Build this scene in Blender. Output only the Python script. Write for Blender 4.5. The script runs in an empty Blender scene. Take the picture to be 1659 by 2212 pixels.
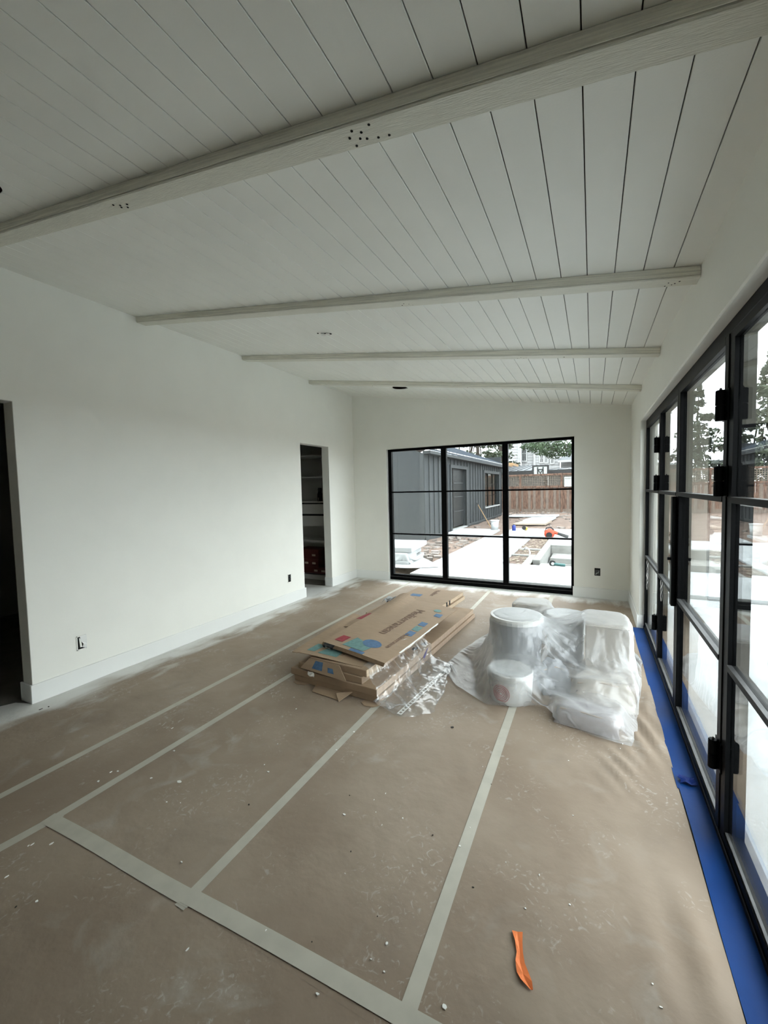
import bpy, bmesh, math, random
import numpy as np
from mathutils import Vector, Matrix
random.seed(7)
scene = bpy.context.scene
C = scene.collection

# ------------------------------------------------------------------ camera
CAM = (0.0, 0.0, 1.46)
YAW, PITCH, ROLL, FPX = 0.4699, -0.0549, -0.0228, 887.09
cam_d = bpy.data.cameras.new('camera'); cam = bpy.data.objects.new('camera', cam_d); C.objects.link(cam)
_f = Vector((-math.sin(YAW) * math.cos(PITCH), math.cos(YAW) * math.cos(PITCH), math.sin(PITCH)))
_r = Vector((math.cos(YAW), math.sin(YAW), 0)); _u = _r.cross(_f)
_r2 = _r * math.cos(ROLL) + _u * math.sin(ROLL); _u2 = -_r * math.sin(ROLL) + _u * math.cos(ROLL)
cam.matrix_world = Matrix(((_r2.x, _u2.x, -_f.x, CAM[0]), (_r2.y, _u2.y, -_f.y, CAM[1]), (_r2.z, _u2.z, -_f.z, CAM[2]), (0, 0, 0, 1)))
cam_d.sensor_fit = 'VERTICAL'; cam_d.sensor_height = 24.0; cam_d.lens = FPX / 2212 * 24.0
cam_d.clip_start = 0.05; cam_d.clip_end = 500
scene.camera = cam

# ------------------------------------------------------------------ sky and exposure
world = bpy.data.worlds.new('overcast_sky'); scene.world = world; world.use_nodes = True
wn = world.node_tree.nodes; wl = world.node_tree.links
bgn = wn['Background']
tc = wn.new('ShaderNodeTexCoord'); ns = wn.new('ShaderNodeTexNoise'); ns.inputs['Scale'].default_value = 2.2; ns.inputs['Detail'].default_value = 4
rp = wn.new('ShaderNodeValToRGB'); rp.color_ramp.elements[0].color = (0.80, 0.88, 0.97, 1); rp.color_ramp.elements[1].color = (1.0, 1.0, 1.0, 1)
rp.color_ramp.elements[0].position = 0.3; rp.color_ramp.elements[1].position = 0.65
wl.new(tc.outputs['Generated'], ns.inputs['Vector']); wl.new(ns.outputs['Fac'], rp.inputs['Fac']); wl.new(rp.outputs['Color'], bgn.inputs['Color'])
bgn.inputs['Strength'].default_value = 1.0
vs = scene.view_settings
vs.view_transform = 'Standard'; vs.look = 'None'; vs.gamma = 1.0; vs.use_curve_mapping = False
vs.exposure = 3.08
scene.cycles.max_bounces = 10; scene.cycles.diffuse_bounces = 5; scene.cycles.glossy_bounces = 3
scene.cycles.adaptive_threshold = 0.06; scene.cycles.adaptive_min_samples = 20
scene.cycles.transmission_bounces = 8; scene.cycles.transparent_max_bounces = 32
scene.cycles.caustics_reflective = False; scene.cycles.caustics_refractive = False

# ------------------------------------------------------------------ materials
def mat(name, col, rough=0.6, noise=0.0, nscale=8.0, bump=0.0, bscale=60.0, metal=0.0, spec=0.3, stretch=(1, 1, 1), col2=None, detail=4, tilt=0.0):
    m = bpy.data.materials.new(name); m.use_nodes = True
    n = m.node_tree.nodes; l = m.node_tree.links; b = n['Principled BSDF']
    b.inputs['Base Color'].default_value = (*col, 1); b.inputs['Roughness'].default_value = rough
    b.inputs['Metallic'].default_value = metal; b.inputs['Specular IOR Level'].default_value = spec
    t = n.new('ShaderNodeTexCoord'); mp = n.new('ShaderNodeMapping'); mp.inputs['Scale'].default_value = stretch
    if tilt:
        m0 = n.new('ShaderNodeMapping'); m0.inputs['Rotation'].default_value = (0, tilt, 0); l.new(t.outputs['Object'], m0.inputs['Vector']); l.new(m0.outputs['Vector'], mp.inputs['Vector'])
    else: l.new(t.outputs['Object'], mp.inputs['Vector'])
    if noise > 0 or col2:
        x = n.new('ShaderNodeTexNoise'); x.inputs['Scale'].default_value = nscale; x.inputs['Detail'].default_value = detail
        l.new(mp.outputs['Vector'], x.inputs['Vector'])
        r = n.new('ShaderNodeValToRGB'); r.color_ramp.elements[0].position = 0.32; r.color_ramp.elements[1].position = 0.68
        c2 = col2 or tuple(min(1, c * (1 + noise)) for c in col)
        c1 = col if col2 else tuple(c * (1 - noise) for c in col)
        r.color_ramp.elements[0].color = (*c1, 1); r.color_ramp.elements[1].color = (*c2, 1)
        l.new(x.outputs['Fac'], r.inputs['Fac']); l.new(r.outputs['Color'], b.inputs['Base Color'])
    if bump > 0:
        y = n.new('ShaderNodeTexNoise'); y.inputs['Scale'].default_value = bscale; y.inputs['Detail'].default_value = 3
        l.new(mp.outputs['Vector'], y.inputs['Vector'])
        bp = n.new('ShaderNodeBump'); bp.inputs['Strength'].default_value = bump; bp.inputs['Distance'].default_value = 0.01
        l.new(y.outputs['Fac'], bp.inputs['Height']); l.new(bp.outputs['Normal'], b.inputs['Normal'])
    return m

def film(name, clear, col, rough=0.25, gloss=0.1, bump=0.4, bscale=30.0, graze=0.35):
    """thin plastic film: part clear, part milky, with a sheen"""
    m = bpy.data.materials.new(name); m.use_nodes = True
    n = m.node_tree.nodes; l = m.node_tree.links
    out = n['Material Output']; n.remove(n['Principled BSDF'])
    tr = n.new('ShaderNodeBsdfTransparent'); tr.inputs['Color'].default_value = (0.97, 0.97, 0.97, 1)
    di = n.new('ShaderNodeBsdfDiffuse'); di.inputs['Color'].default_value = (*col, 1)
    tl = n.new('ShaderNodeBsdfTranslucent'); tl.inputs['Color'].default_value = (*col, 1)
    gl = n.new('ShaderNodeBsdfGlossy'); gl.inputs['Color'].default_value = (1, 1, 1, 1); gl.inputs['Roughness'].default_value = rough
    t = n.new('ShaderNodeTexCoord'); y = n.new('ShaderNodeTexNoise'); y.inputs['Scale'].default_value = bscale; y.inputs['Detail'].default_value = 4
    y.inputs['Distortion'].default_value = 1.2
    l.new(t.outputs['Object'], y.inputs['Vector'])
    bp = n.new('ShaderNodeBump'); bp.inputs['Strength'].default_value = bump; bp.inputs['Distance'].default_value = 0.01
    l.new(y.outputs['Fac'], bp.inputs['Height'])
    for q in (di, tl, gl): l.new(bp.outputs['Normal'], q.inputs['Normal'])
    lw = n.new('ShaderNodeLayerWeight'); lw.inputs['Blend'].default_value = 0.35
    mr = n.new('ShaderNodeMapRange'); mr.inputs['From Min'].default_value = 0.0; mr.inputs['From Max'].default_value = 0.8
    mr.inputs['To Min'].default_value = clear; mr.inputs['To Max'].default_value = clear * graze
    l.new(lw.outputs['Facing'], mr.inputs['Value'])
    m1 = n.new('ShaderNodeMixShader'); m1.inputs[0].default_value = 0.5; l.new(di.outputs[0], m1.inputs[1]); l.new(tl.outputs[0], m1.inputs[2])
    m2 = n.new('ShaderNodeMixShader'); l.new(mr.outputs['Result'], m2.inputs[0]); l.new(m1.outputs[0], m2.inputs[1]); l.new(tr.outputs[0], m2.inputs[2])
    m3 = n.new('ShaderNodeMixShader'); m3.inputs[0].default_value = gloss; l.new(m2.outputs[0], m3.inputs[1]); l.new(gl.outputs[0], m3.inputs[2])
    l.new(m3.outputs[0], out.inputs['Surface'])
    return m

def glass(name, tint=(0.93, 0.96, 0.95), f0=0.07):
    m = bpy.data.materials.new(name); m.use_nodes = True
    n = m.node_tree.nodes; l = m.node_tree.links
    out = n['Material Output']; n.remove(n['Principled BSDF'])
    tr = n.new('ShaderNodeBsdfTransparent'); tr.inputs['Color'].default_value = (*tint, 1)
    gl = n.new('ShaderNodeBsdfGlossy'); gl.inputs['Roughness'].default_value = 0.0
    lw = n.new('ShaderNodeLayerWeight'); lw.inputs['Blend'].default_value = 0.5
    pw = n.new('ShaderNodeMath'); pw.operation = 'POWER'; pw.inputs[1].default_value = 5.0; l.new(lw.outputs['Facing'], pw.inputs[0])
    ma = n.new('ShaderNodeMath'); ma.operation = 'MULTIPLY_ADD'; ma.inputs[1].default_value = 1 - f0; ma.inputs[2].default_value = f0
    l.new(pw.outputs[0], ma.inputs[0])
    mx = n.new('ShaderNodeMixShader'); l.new(ma.outputs[0], mx.inputs[0]); l.new(tr.outputs[0], mx.inputs[1]); l.new(gl.outputs[0], mx.inputs[2])
    l.new(mx.outputs[0], out.inputs['Surface'])
    return m

M = {}
M['wall'] = mat('wall_paint', (0.86, 0.86, 0.805), 0.55, 0.015, 3, 0.04, 220)
M['ceil'] = mat('ceiling_paint', (0.86, 0.87, 0.825), 0.5, 0.012, 4, 0.03, 160)
M['gap'] = mat('gap_dark', (0.10, 0.095, 0.085), 0.9)
M['trim'] = mat('trim_paint', (0.83, 0.84, 0.82), 0.35, 0.01, 4)
M['beam'] = mat('beam_paint', (0.74, 0.735, 0.655), 0.6, 0.05, 14, 0.35, 40, stretch=(0.7, 7, 7), detail=6, tilt=-0.148)
M['beamface'] = mat('beam_grain_lightened', (0.86, 0.845, 0.75), 0.7, 0.15, 10, 0.5, 24, stretch=(0.4, 12, 14), detail=8, tilt=-0.148)  # wood grain, base colour raised to offset shade on the front face
M['steel'] = mat('black_steel', (0.0022, 0.0024, 0.0027), 0.42, 0.2, 20, 0.0, 120, spec=0.06)
M['steelgrey'] = mat('grey_edge', (0.07, 0.07, 0.07), 0.4, 0.2, 20, spec=0.3)
M['glass'] = glass('window_glass')
M['dark'] = mat('dark_void', (0.012, 0.012, 0.011), 0.9)
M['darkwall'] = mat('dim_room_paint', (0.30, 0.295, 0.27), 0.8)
M['subfloor'] = mat('subfloor', (0.20, 0.19, 0.165), 0.7, 0.15, 5)
M['card'] = mat('cardboard', (0.335, 0.238, 0.158), 0.75, 0.07, 9, 0.08, 90, stretch=(1, 6, 1))
M['card2'] = mat('cardboard_pale', (0.56, 0.43, 0.325), 0.75, 0.07, 9, 0.08, 90, stretch=(1, 6, 1))
M['cardedge'] = mat('cardboard_inside', (0.25, 0.17, 0.105), 0.85, 0.15, 30)
M['wood'] = mat('raw_wood', (0.60, 0.475, 0.345), 0.6, 0.12, 12, stretch=(10, 1, 10))
M['teal'] = mat('teal_print', (0.13, 0.245, 0.235), 0.7, 0.15, 40)
M['blueprint'] = mat('blue_print', (0.075, 0.15, 0.265), 0.7, 0.15, 40)
M['redprint'] = mat('red_print', (0.27, 0.035, 0.045), 0.7, 0.15, 40)
M['brownprint'] = mat('brown_print', (0.20, 0.125, 0.09), 0.8)
M['silver'] = mat('silver_foil', (0.55, 0.55, 0.56), 0.25, metal=0.9)
M['strap'] = mat('black_strap', (0.02, 0.02, 0.022), 0.5)
M['bluetape'] = mat('blue_tape', (0.005, 0.043, 0.185), 0.5, 0.12, 3, 0.05, 60, spec=0.15)
M['bluedark'] = mat('blue_tape_fold', (0.004, 0.020, 0.13), 0.5, spec=0.08)
M['mask'] = mat('masking_tape_pale', (0.47, 0.445, 0.375), 0.6, 0.06, 12)
M['fleck'] = mat('white_fleck', (0.85, 0.84, 0.80), 0.6)
M['darkfleck'] = mat('dark_fleck', (0.04, 0.035, 0.03), 0.8)
M['orange'] = mat('orange_paper', (0.78, 0.20, 0.055), 0.6, 0.06, 20)
M['sheet'] = film('plastic_sheet', 0.80, (0.74, 0.75, 0.765), 0.25, 0.06, 0.9, 13, 0.30)
M['clear'] = film('clear_wrap', 0.95, (0.80, 0.81, 0.83), 0.12, 0.09, 0.5, 8, 0.70)
M['pail'] = mat('white_pail', (0.55, 0.55, 0.53), 0.4, 0.03, 6)
M['pailgrey'] = mat('grey_bin', (0.30, 0.31, 0.33), 0.5)
M['bingrey'] = mat('bin_grey', (0.26, 0.265, 0.275), 0.5, 0.05, 5)
M['label_red'] = mat('pail_label', (0.45, 0.13, 0.13), 0.6)
M['label_blue'] = mat('pail_label_blue', (0.10, 0.22, 0.55), 0.6)
M['bag'] = mat('paper_bag', (0.36, 0.33, 0.325), 0.8, 0.08, 8, 0.3, 30)
M['boxbeige'] = mat('beige_carton', (0.47, 0.425, 0.365), 0.8, 0.04, 6)
M['purple'] = mat('purple_mark', (0.055, 0.045, 0.26), 0.5)
M['redbox'] = mat('dark_red_case', (0.085, 0.018, 0.014), 0.6)
M['tanlabel'] = mat('tan_label', (0.45, 0.36, 0.28), 0.6)
M['cabinet'] = mat('cabinet_paint', (0.52, 0.51, 0.47), 0.6)
# outdoors
M['concrete'] = mat('concrete', (0.35, 0.365, 0.372), 0.85, 0.12, 2.2, 0.1, 40)
M['concretewall'] = mat('formed_concrete', (0.19, 0.19, 0.178), 0.9, 0.16, 7, 0.2, 40)
M['dirt'] = mat('dirt', (0.080, 0.052, 0.040), 0.95, 0.45, 7, 0.8, 14, col2=(0.19, 0.14, 0.112), detail=10)
M['mulch'] = mat('planter_soil', (0.035, 0.022, 0.016), 0.95, 0.5, 12, 0.8, 20, col2=(0.14, 0.10, 0.08), detail=10)
M['charcoal'] = mat('charcoal_siding', (0.024, 0.028, 0.031), 0.7, 0.14, 6, 0.1, 30, stretch=(6, 6, 1))
M['charcoal2'] = mat('charcoal_trim', (0.034, 0.038, 0.040), 0.7, 0.1, 6)
M['metalroof'] = mat('blue_grey_roof', (0.040, 0.052, 0.070), 0.5, 0.06, 4)
M['greyroof'] = mat('grey_metal_roof', (0.060, 0.068, 0.078), 0.5, 0.06, 4)
M['fascia'] = mat('dark_fascia', (0.022, 0.022, 0.022), 0.6)
M['cedar'] = mat('cedar_board', (0.055, 0.032, 0.024), 0.85, 0.5, 5, 0.2, 30, stretch=(4, 4, 0.8), col2=(0.20, 0.122, 0.088), detail=6)
M['cedar2'] = mat('cedar_grey', (0.11, 0.085, 0.070), 0.85, 0.4, 6, 0.2, 30, stretch=(4, 4, 0.8), col2=(0.20, 0.16, 0.13), detail=6)
M['whitehouse'] = mat('white_siding', (0.28, 0.285, 0.288), 0.7, 0.03, 4)
M['whitetrim'] = mat('white_trim', (0.30, 0.305, 0.305), 0.6)
M['darkglass'] = mat('dark_window', (0.018, 0.020, 0.021), 0.35, spec=0.1)
M['leaf'] = mat('leaf_green', (0.020, 0.036, 0.016), 0.7, 0.5, 3, col2=(0.055, 0.085, 0.042))
M['needle'] = mat('needle_green', (0.022, 0.030, 0.018), 0.7, 0.5, 3, col2=(0.055, 0.070, 0.040))
M['bark'] = mat('bark', (0.035, 0.028, 0.022), 0.9, 0.3, 8)
M['foam'] = mat('white_foam', (0.36, 0.37, 0.375), 0.7, 0.03, 6)
M['lumber'] = mat('new_lumber', (0.26, 0.165, 0.085), 0.8, 0.12, 10)
M['ply'] = mat('plywood', (0.27, 0.225, 0.18), 0.8, 0.12, 5)
M['blowred'] = mat('orange_red_plastic', (0.42, 0.055, 0.025), 0.4)
M['blackplastic'] = mat('black_plastic', (0.02, 0.02, 0.02), 0.4)
M['greentool'] = mat('teal_tool', (0.03, 0.10, 0.10), 0.4)
M['jugblue'] = mat('blue_jug', (0.015, 0.03, 0.17), 0.4)
M['yellow'] = mat('yellow_handle', (0.50, 0.36, 0.05), 0.5)
M['pipe'] = mat('white_conduit', (0.45, 0.47, 0.47), 0.5)
M['rubble'] = mat('rubble', (0.10, 0.08, 0.07), 0.9, 0.5, 3, col2=(0.30, 0.27, 0.245))
M['lattice'] = mat('lattice_wood', (0.15, 0.125, 0.10), 0.85, 0.2, 6)
M['notice'] = mat('white_notice', (0.36, 0.39, 0.38), 0.5)

def paper_material():
    """brown floor paper: scuffs, paint dust and white overspray beside the walls"""
    m = bpy.data.materials.new('floor_paper'); m.use_nodes = True
    n = m.node_tree.nodes; l = m.node_tree.links; b = n['Principled BSDF']; b.inputs['Roughness'].default_value = 0.62
    b.inputs['Specular IOR Level'].default_value = 0.25
    t = n.new('ShaderNodeNewGeometry')
    def nz(scale, detail, dist=0.0, st=(1, 1, 1), lo=0.4, hi=0.6):
        mp = n.new('ShaderNodeMapping'); mp.inputs['Scale'].default_value = st; l.new(t.outputs['Position'], mp.inputs['Vector'])
        x = n.new('ShaderNodeTexNoise'); x.inputs['Scale'].default_value = scale; x.inputs['Detail'].default_value = detail; x.inputs['Distortion'].default_value = dist
        l.new(mp.outputs['Vector'], x.inputs['Vector'])
        r = n.new('ShaderNodeMapRange'); r.inputs['From Min'].default_value = lo; r.inputs['From Max'].default_value = hi; l.new(x.outputs['Fac'], r.inputs['Value'])
        return r.outputs['Result']
    def math_(op, a, bb):
        q = n.new('ShaderNodeMath'); q.operation = op; q.use_clamp = True
        for i, v in enumerate((a, bb)):
            if isinstance(v, (int, float)): q.inputs[i].default_value = v
            else: l.new(v, q.inputs[i])
        return q.outputs[0]
    def mix(fac, a, bb):
        q = n.new('ShaderNodeMix'); q.data_type = 'RGBA'
        l.new(fac, q.inputs['Factor'])
        for s, v in ((q.inputs[6], a), (q.inputs[7], bb)):
            if isinstance(v, tuple): s.default_value = (*v, 1)
            else: l.new(v, s)
        return q.outputs[2]
    col = mix(nz(1.6, 4), (0.265, 0.203, 0.150), (0.325, 0.258, 0.198))
    scuff = math_('MULTIPLY', nz(4.5, 8, 1.2, lo=0.55, hi=0.78), nz(1.1, 2, lo=0.42, hi=0.62))
    col = mix(math_('MULTIPLY', scuff, 0.75), col, (0.42, 0.385, 0.34))
    fine = math_('MULTIPLY', nz(22, 6, 2.5, lo=0.58, hi=0.70), nz(2.6, 3, lo=0.48, hi=0.60))
    col = mix(math_('MULTIPLY', fine, 0.5), col, (0.55, 0.51, 0.46))
    dark = math_('MULTIPLY', nz(3.0, 6, 0.6, lo=0.58, hi=0.75), 0.3)
    col = mix(dark, col, (0.17, 0.135, 0.11))
    sx = n.new('ShaderNodeSeparateXYZ'); l.new(t.outputs['Position'], sx.inputs[0])
    def ramp(v, a, c):
        r = n.new('ShaderNodeMapRange'); r.interpolation_type = 'SMOOTHSTEP'
        r.inputs['From Min'].default_value = a; r.inputs['From Max'].default_value = c; l.new(v, r.inputs['Value']); return r.outputs['Result']
    wob = nz(2.2, 5, 0.5, st=(3, 1, 1), lo=0.3, hi=0.7)
    xw = n.new('ShaderNodeMath'); xw.operation = 'MULTIPLY_ADD'; l.new(wob, xw.inputs[0]); xw.inputs[1].default_value = -0.30; l.new(sx.outputs['X'], xw.inputs[2])
    near_left = ramp(xw.outputs[0], -3.30, -3.62)
    yw = n.new('ShaderNodeMath'); yw.operation = 'MULTIPLY_ADD'; l.new(wob, yw.inputs[0]); yw.inputs[1].default_value = 0.25; l.new(sx.outputs['Y'], yw.inputs[2])
    near_back = ramp(yw.outputs[0], 5.66, 5.95)
    over = math_('MULTIPLY', math_('MAXIMUM', near_left, near_back), 0.92)
    col = mix(over, col, (0.74, 0.74, 0.715))
    l.new(col, b.inputs['Base Color'])
    x2 = n.new('ShaderNodeTexNoise'); x2.inputs['Scale'].default_value = 7; x2.inputs['Detail'].default_value = 5; l.new(t.outputs['Position'], x2.inputs['Vector'])
    bp = n.new('ShaderNodeBump'); bp.inputs['Strength'].default_value = 0.35; bp.inputs['Distance'].default_value = 0.02
    l.new(x2.outputs['Fac'], bp.inputs['Height']); l.new(bp.outputs['Normal'], b.inputs['Normal'])
    return m
M['paper'] = paper_material()

# ------------------------------------------------------------------ mesh helpers
class MB:
    def __init__(s): s.v = []; s.f = []
    def box(s, x0, x1, y0, y1, z0, z1):
        return s.hexa([(x0, y0, z0), (x1, y0, z0), (x1, y1, z0), (x0, y1, z0), (x0, y0, z1), (x1, y0, z1), (x1, y1, z1), (x0, y1, z1)])
    def hexa(s, p):
        i = len(s.v); s.v += [tuple(q) for q in p]
        for a in ((0, 3, 2, 1), (4, 5, 6, 7), (0, 1, 5, 4), (1, 2, 6, 5), (2, 3, 7, 6), (3, 0, 4, 7)): s.f.append(tuple(i + k for k in a))
        return s
    def prism(s, poly, z0, z1):
        i = len(s.v); n = len(poly)
        s.v += [(x, y, z0) for x, y in poly] + [(x, y, z1) for x, y in poly]
        s.f.append(tuple(i + k for k in reversed(range(n)))); s.f.append(tuple(i + n + k for k in range(n)))
        for k in range(n): s.f.append((i + k, i + (k + 1) % n, i + n + (k + 1) % n, i + n + k))
        return s
    def lathe(s, prof, c=(0, 0, 0), n=28, axis='z'):
        i = len(s.v)
        for r, z in prof:
            for k in range(n):
                a = 2 * math.pi * k / n; p = (r * math.cos(a), r * math.sin(a), z)
                if axis == 'y': p = (p[0], p[2], p[1])
                if axis == 'x': p = (p[2], p[0], p[1])
                s.v.append((p[0] + c[0], p[1] + c[1], p[2] + c[2]))
        for j in range(len(prof) - 1):
            for k in range(n):
                s.f.append((i + j * n + k, i + j * n + (k + 1) % n, i + (j + 1) * n + (k + 1) % n, i + (j + 1) * n + k))
        if prof[0][0] > 1e-6: s.f.append(tuple(i + k for k in reversed(range(n))))
        if prof[-1][0] > 1e-6: s.f.append(tuple(i + (len(prof) - 1) * n + k for k in range(n)))
        return s
    def tube(s, pts, r, n=8):
        pts = [Vector(p) for p in pts]; i = len(s.v); m = len(pts)
        rr = r if isinstance(r, (list, tuple)) else [r] * m
        for j, p in enumerate(pts):
            d = (pts[min(j + 1, m - 1)] - pts[max(j - 1, 0)]).normalized()
            a = d.cross(Vector((0, 0, 1)) if abs(d.z) < 0.9 else Vector((1, 0, 0))).normalized(); b = d.cross(a)
            for k in range(n):
                t = 2 * math.pi * k / n; q = p + (a * math.cos(t) + b * math.sin(t)) * rr[j]; s.v.append(tuple(q))
        for j in range(m - 1):
            for k in range(n): s.f.append((i + j * n + k, i + j * n + (k + 1) % n, i + (j + 1) * n + (k + 1) % n, i + (j + 1) * n + k))
        s.f.append(tuple(i + k for k in range(n))); s.f.append(tuple(i + (m - 1) * n + k for k in reversed(range(n))))
        return s
    def grid(s, P):
        """P: 2d list of points"""
        i = len(s.v); a = len(P); b = len(P[0])
        for row in P: s.v += [tuple(p) for p in row]
        for j in range(a - 1):
            for k in range(b - 1): s.f.append((i + j * b + k, i + j * b + k + 1, i + (j + 1) * b + k + 1, i + (j + 1) * b + k))
        return s
    def slab(s, P, t):
        """closed sheet of thickness t under the grid P"""
        a = len(P); b = len(P[0]); i = len(s.v)
        for row in P: s.v += [tuple(p) for p in row]
        for row in P: s.v += [(p[0], p[1], p[2] - t) for p in row]
        o = a * b; g = lambda j, k: i + j * b + k
        for j in range(a - 1):
            for k in range(b - 1):
                s.f.append((g(j, k), g(j, k + 1), g(j + 1, k + 1), g(j + 1, k)))
                s.f.append((o + g(j + 1, k), o + g(j + 1, k + 1), o + g(j, k + 1), o + g(j, k)))
        for j in range(a - 1):
            s.f.append((g(j, 0), g(j + 1, 0), o + g(j + 1, 0), o + g(j, 0))); s.f.append((g(j + 1, b - 1), g(j, b - 1), o + g(j, b - 1), o + g(j + 1, b - 1)))
        for k in range(b - 1):
            s.f.append((g(0, k + 1), g(0, k), o + g(0, k), o + g(0, k + 1))); s.f.append((g(a - 1, k), g(a - 1, k + 1), o + g(a - 1, k + 1), o + g(a - 1, k)))
        return s
    def rot(s, ang, c, start=0):
        ca, sa = math.cos(ang), math.sin(ang)
        s.v[start:] = [(c[0] + (x - c[0]) * ca - (y - c[1]) * sa, c[1] + (x - c[0]) * sa + (y - c[1]) * ca, z) for x, y, z in s.v[start:]]
        return s
    def build(s, name, m, parent=None, smooth=False, bevel=0.0, solid=0.0):
        me = bpy.data.meshes.new(name)
        if parent is not None:
            o_ = WORLD[parent.name]; vv = [(x - o_[0], y - o_[1], z - o_[2]) for x, y, z in s.v]; w = o_
        else:
            vv = s.v; w = (0, 0, 0)
        me.from_pydata(vv, [], s.f); me.validate(); me.update()
        bm = bmesh.new(); bm.from_mesh(me); bmesh.ops.recalc_face_normals(bm, faces=bm.faces); bm.to_mesh(me); bm.free()
        me.materials.append(m)
        o = bpy.data.objects.new(name, me); C.objects.link(o)
        WORLD[o.name] = w
        if parent is not None: o.parent = parent
        if smooth:
            for p in me.polygons: p.use_smooth = True
        if solid:
            md = o.modifiers.new('solid', 'SOLIDIFY'); md.thickness = solid; md.offset = 0
        if bevel:
            md = o.modifiers.new('bevel', 'BEVEL'); md.width = bevel; md.segments = 1; md.limit_method = 'ANGLE'
        return o
WORLD = {}
def thing(name, loc, label, cat, group=None, kind=None):
    o = bpy.data.objects.new(name, None); C.objects.link(o); o.location = loc; o.empty_display_size = 0.1
    WORLD[o.name] = tuple(loc)
    return tag(o, label, cat, group, kind)
def tag(o, label=None, cat=None, group=None, kind=None):
    if label: o['label'] = label
    if cat: o['category'] = cat
    if group: o['group'] = group
    if kind: o['kind'] = kind
    return o
def part(name, m, parent, fn, **k):
    b = MB(); fn(b); return b.build(name, m, parent, **k)
def bx(name, m, parent, *a, **k):
    return MB().box(*a).build(name, m, parent, **k)
def dup(src, parent, dx=0, dy=0, dz=0):
    c = src.copy(); C.objects.link(c); c.parent = parent; c.location = (src.location[0] + dx, src.location[1] + dy, src.location[2] + dz); return c

# ------------------------------------------------------------------ room numbers
XL, XR, YB, YF = -3.526, 0.4214, 5.867, -4.0
ZL, ZR = 2.9983, 2.4099
KX = (ZR - ZL) / (XR - XL)
def cz(x): return ZL + KX * (x - XL)
TW = 0.125          # inner wall thickness
OY0, OY1, OZ1 = 0.42, 1.3902, 2.1165      # near opening in the left wall
DY0, DY1, DZ1 = 4.4846, 5.1519, 2.1138    # closet opening in the left wall
WX0, WX1, WZ1 = -2.915, -0.210, 2.090     # window opening in the back wall
GY0, GY1, GZ1 = 1.17, 4.8126, 2.0787      # glazed opening in the right wall
BB, BT = 0.1362, 0.015                    # baseboard

# ------------------------------------------------------------------ shell
def st(o, label=None): return tag(o, label, None, None, 'structure')
b = MB().box(-6.6, XR + 0.16, YF - 0.2, YB + 0.16, -0.12, -0.004)
st(b.build('floor', M['subfloor']), 'bare grey subfloor showing in the dark openings of the left wall')
ZT = 3.25
def holed_wall(name, m, axis, t0, t1, a0, a1, z0, z1, holes, label, bevel):
    """wall between t0..t1 (thickness) and a0..a1 (length) with rectangular holes (a, b, low, top), one closed skin"""
    A = sorted({a0, a1, *[h[0] for h in holes], *[h[1] for h in holes]}); Zs = sorted({z0, z1, *[h[2] for h in holes], *[h[3] for h in holes]})
    na, nz = len(A) - 1, len(Zs) - 1
    def full(i, j):
        if not (0 <= i < na and 0 <= j < nz): return False
        ca, cz_ = (A[i] + A[i + 1]) / 2, (Zs[j] + Zs[j + 1]) / 2
        return not any(h[0] < ca < h[1] and h[2] < cz_ < h[3] for h in holes)
    b = MB(); ids = {}
    def V(i, j, k):
        if (i, j, k) not in ids:
            t = (t0, t1)[k]; ids[(i, j, k)] = len(b.v); b.v.append((t, A[i], Zs[j]) if axis == 'x' else (A[i], t, Zs[j]))
        return ids[(i, j, k)]
    for i in range(na):
        for j in range(nz):
            if not full(i, j): continue
            for k in (0, 1): b.f.append((V(i, j, k), V(i + 1, j, k), V(i + 1, j + 1, k), V(i, j + 1, k)))
            for di, dj, e0, e1 in ((-1, 0, (i, j), (i, j + 1)), (1, 0, (i + 1, j), (i + 1, j + 1)), (0, -1, (i, j), (i + 1, j)), (0, 1, (i, j + 1), (i + 1, j + 1))):
                if not full(i + di, j + dj): b.f.append((V(*e0, 0), V(*e1, 0), V(*e1, 1), V(*e0, 1)))
    return st(b.build(name, M[m], bevel=bevel), label)
holed_wall('wall_left', 'wall', 'x', XL - TW, XL, YF, YB + 0.16, -0.004, ZT, [(OY0, OY1, -0.01, OZ1), (DY0, DY1, -0.01, DZ1)], 'long white wall with two dark doorless openings', 0.003)
holed_wall('wall_back', 'wall', 'y', YB, YB + 0.15, XL - 0.001, XR + 0.16, -0.004, ZT, [(WX0, WX1, -0.01, WZ1)], 'white end wall around the black gridded window', 0.003)
holed_wall('wall_right', 'wall', 'x', XR, XR + 0.15, YF, YB - 0.001, -0.004, ZT, [(GY0, GY1, -0.01, GZ1)], 'white wall above the black glazed doors', 0.006)
st(bx('wall_rear', M['wall'], None, XL - TW, XR + 0.16, YF - 0.15, YF, -0.004, ZT))

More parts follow.
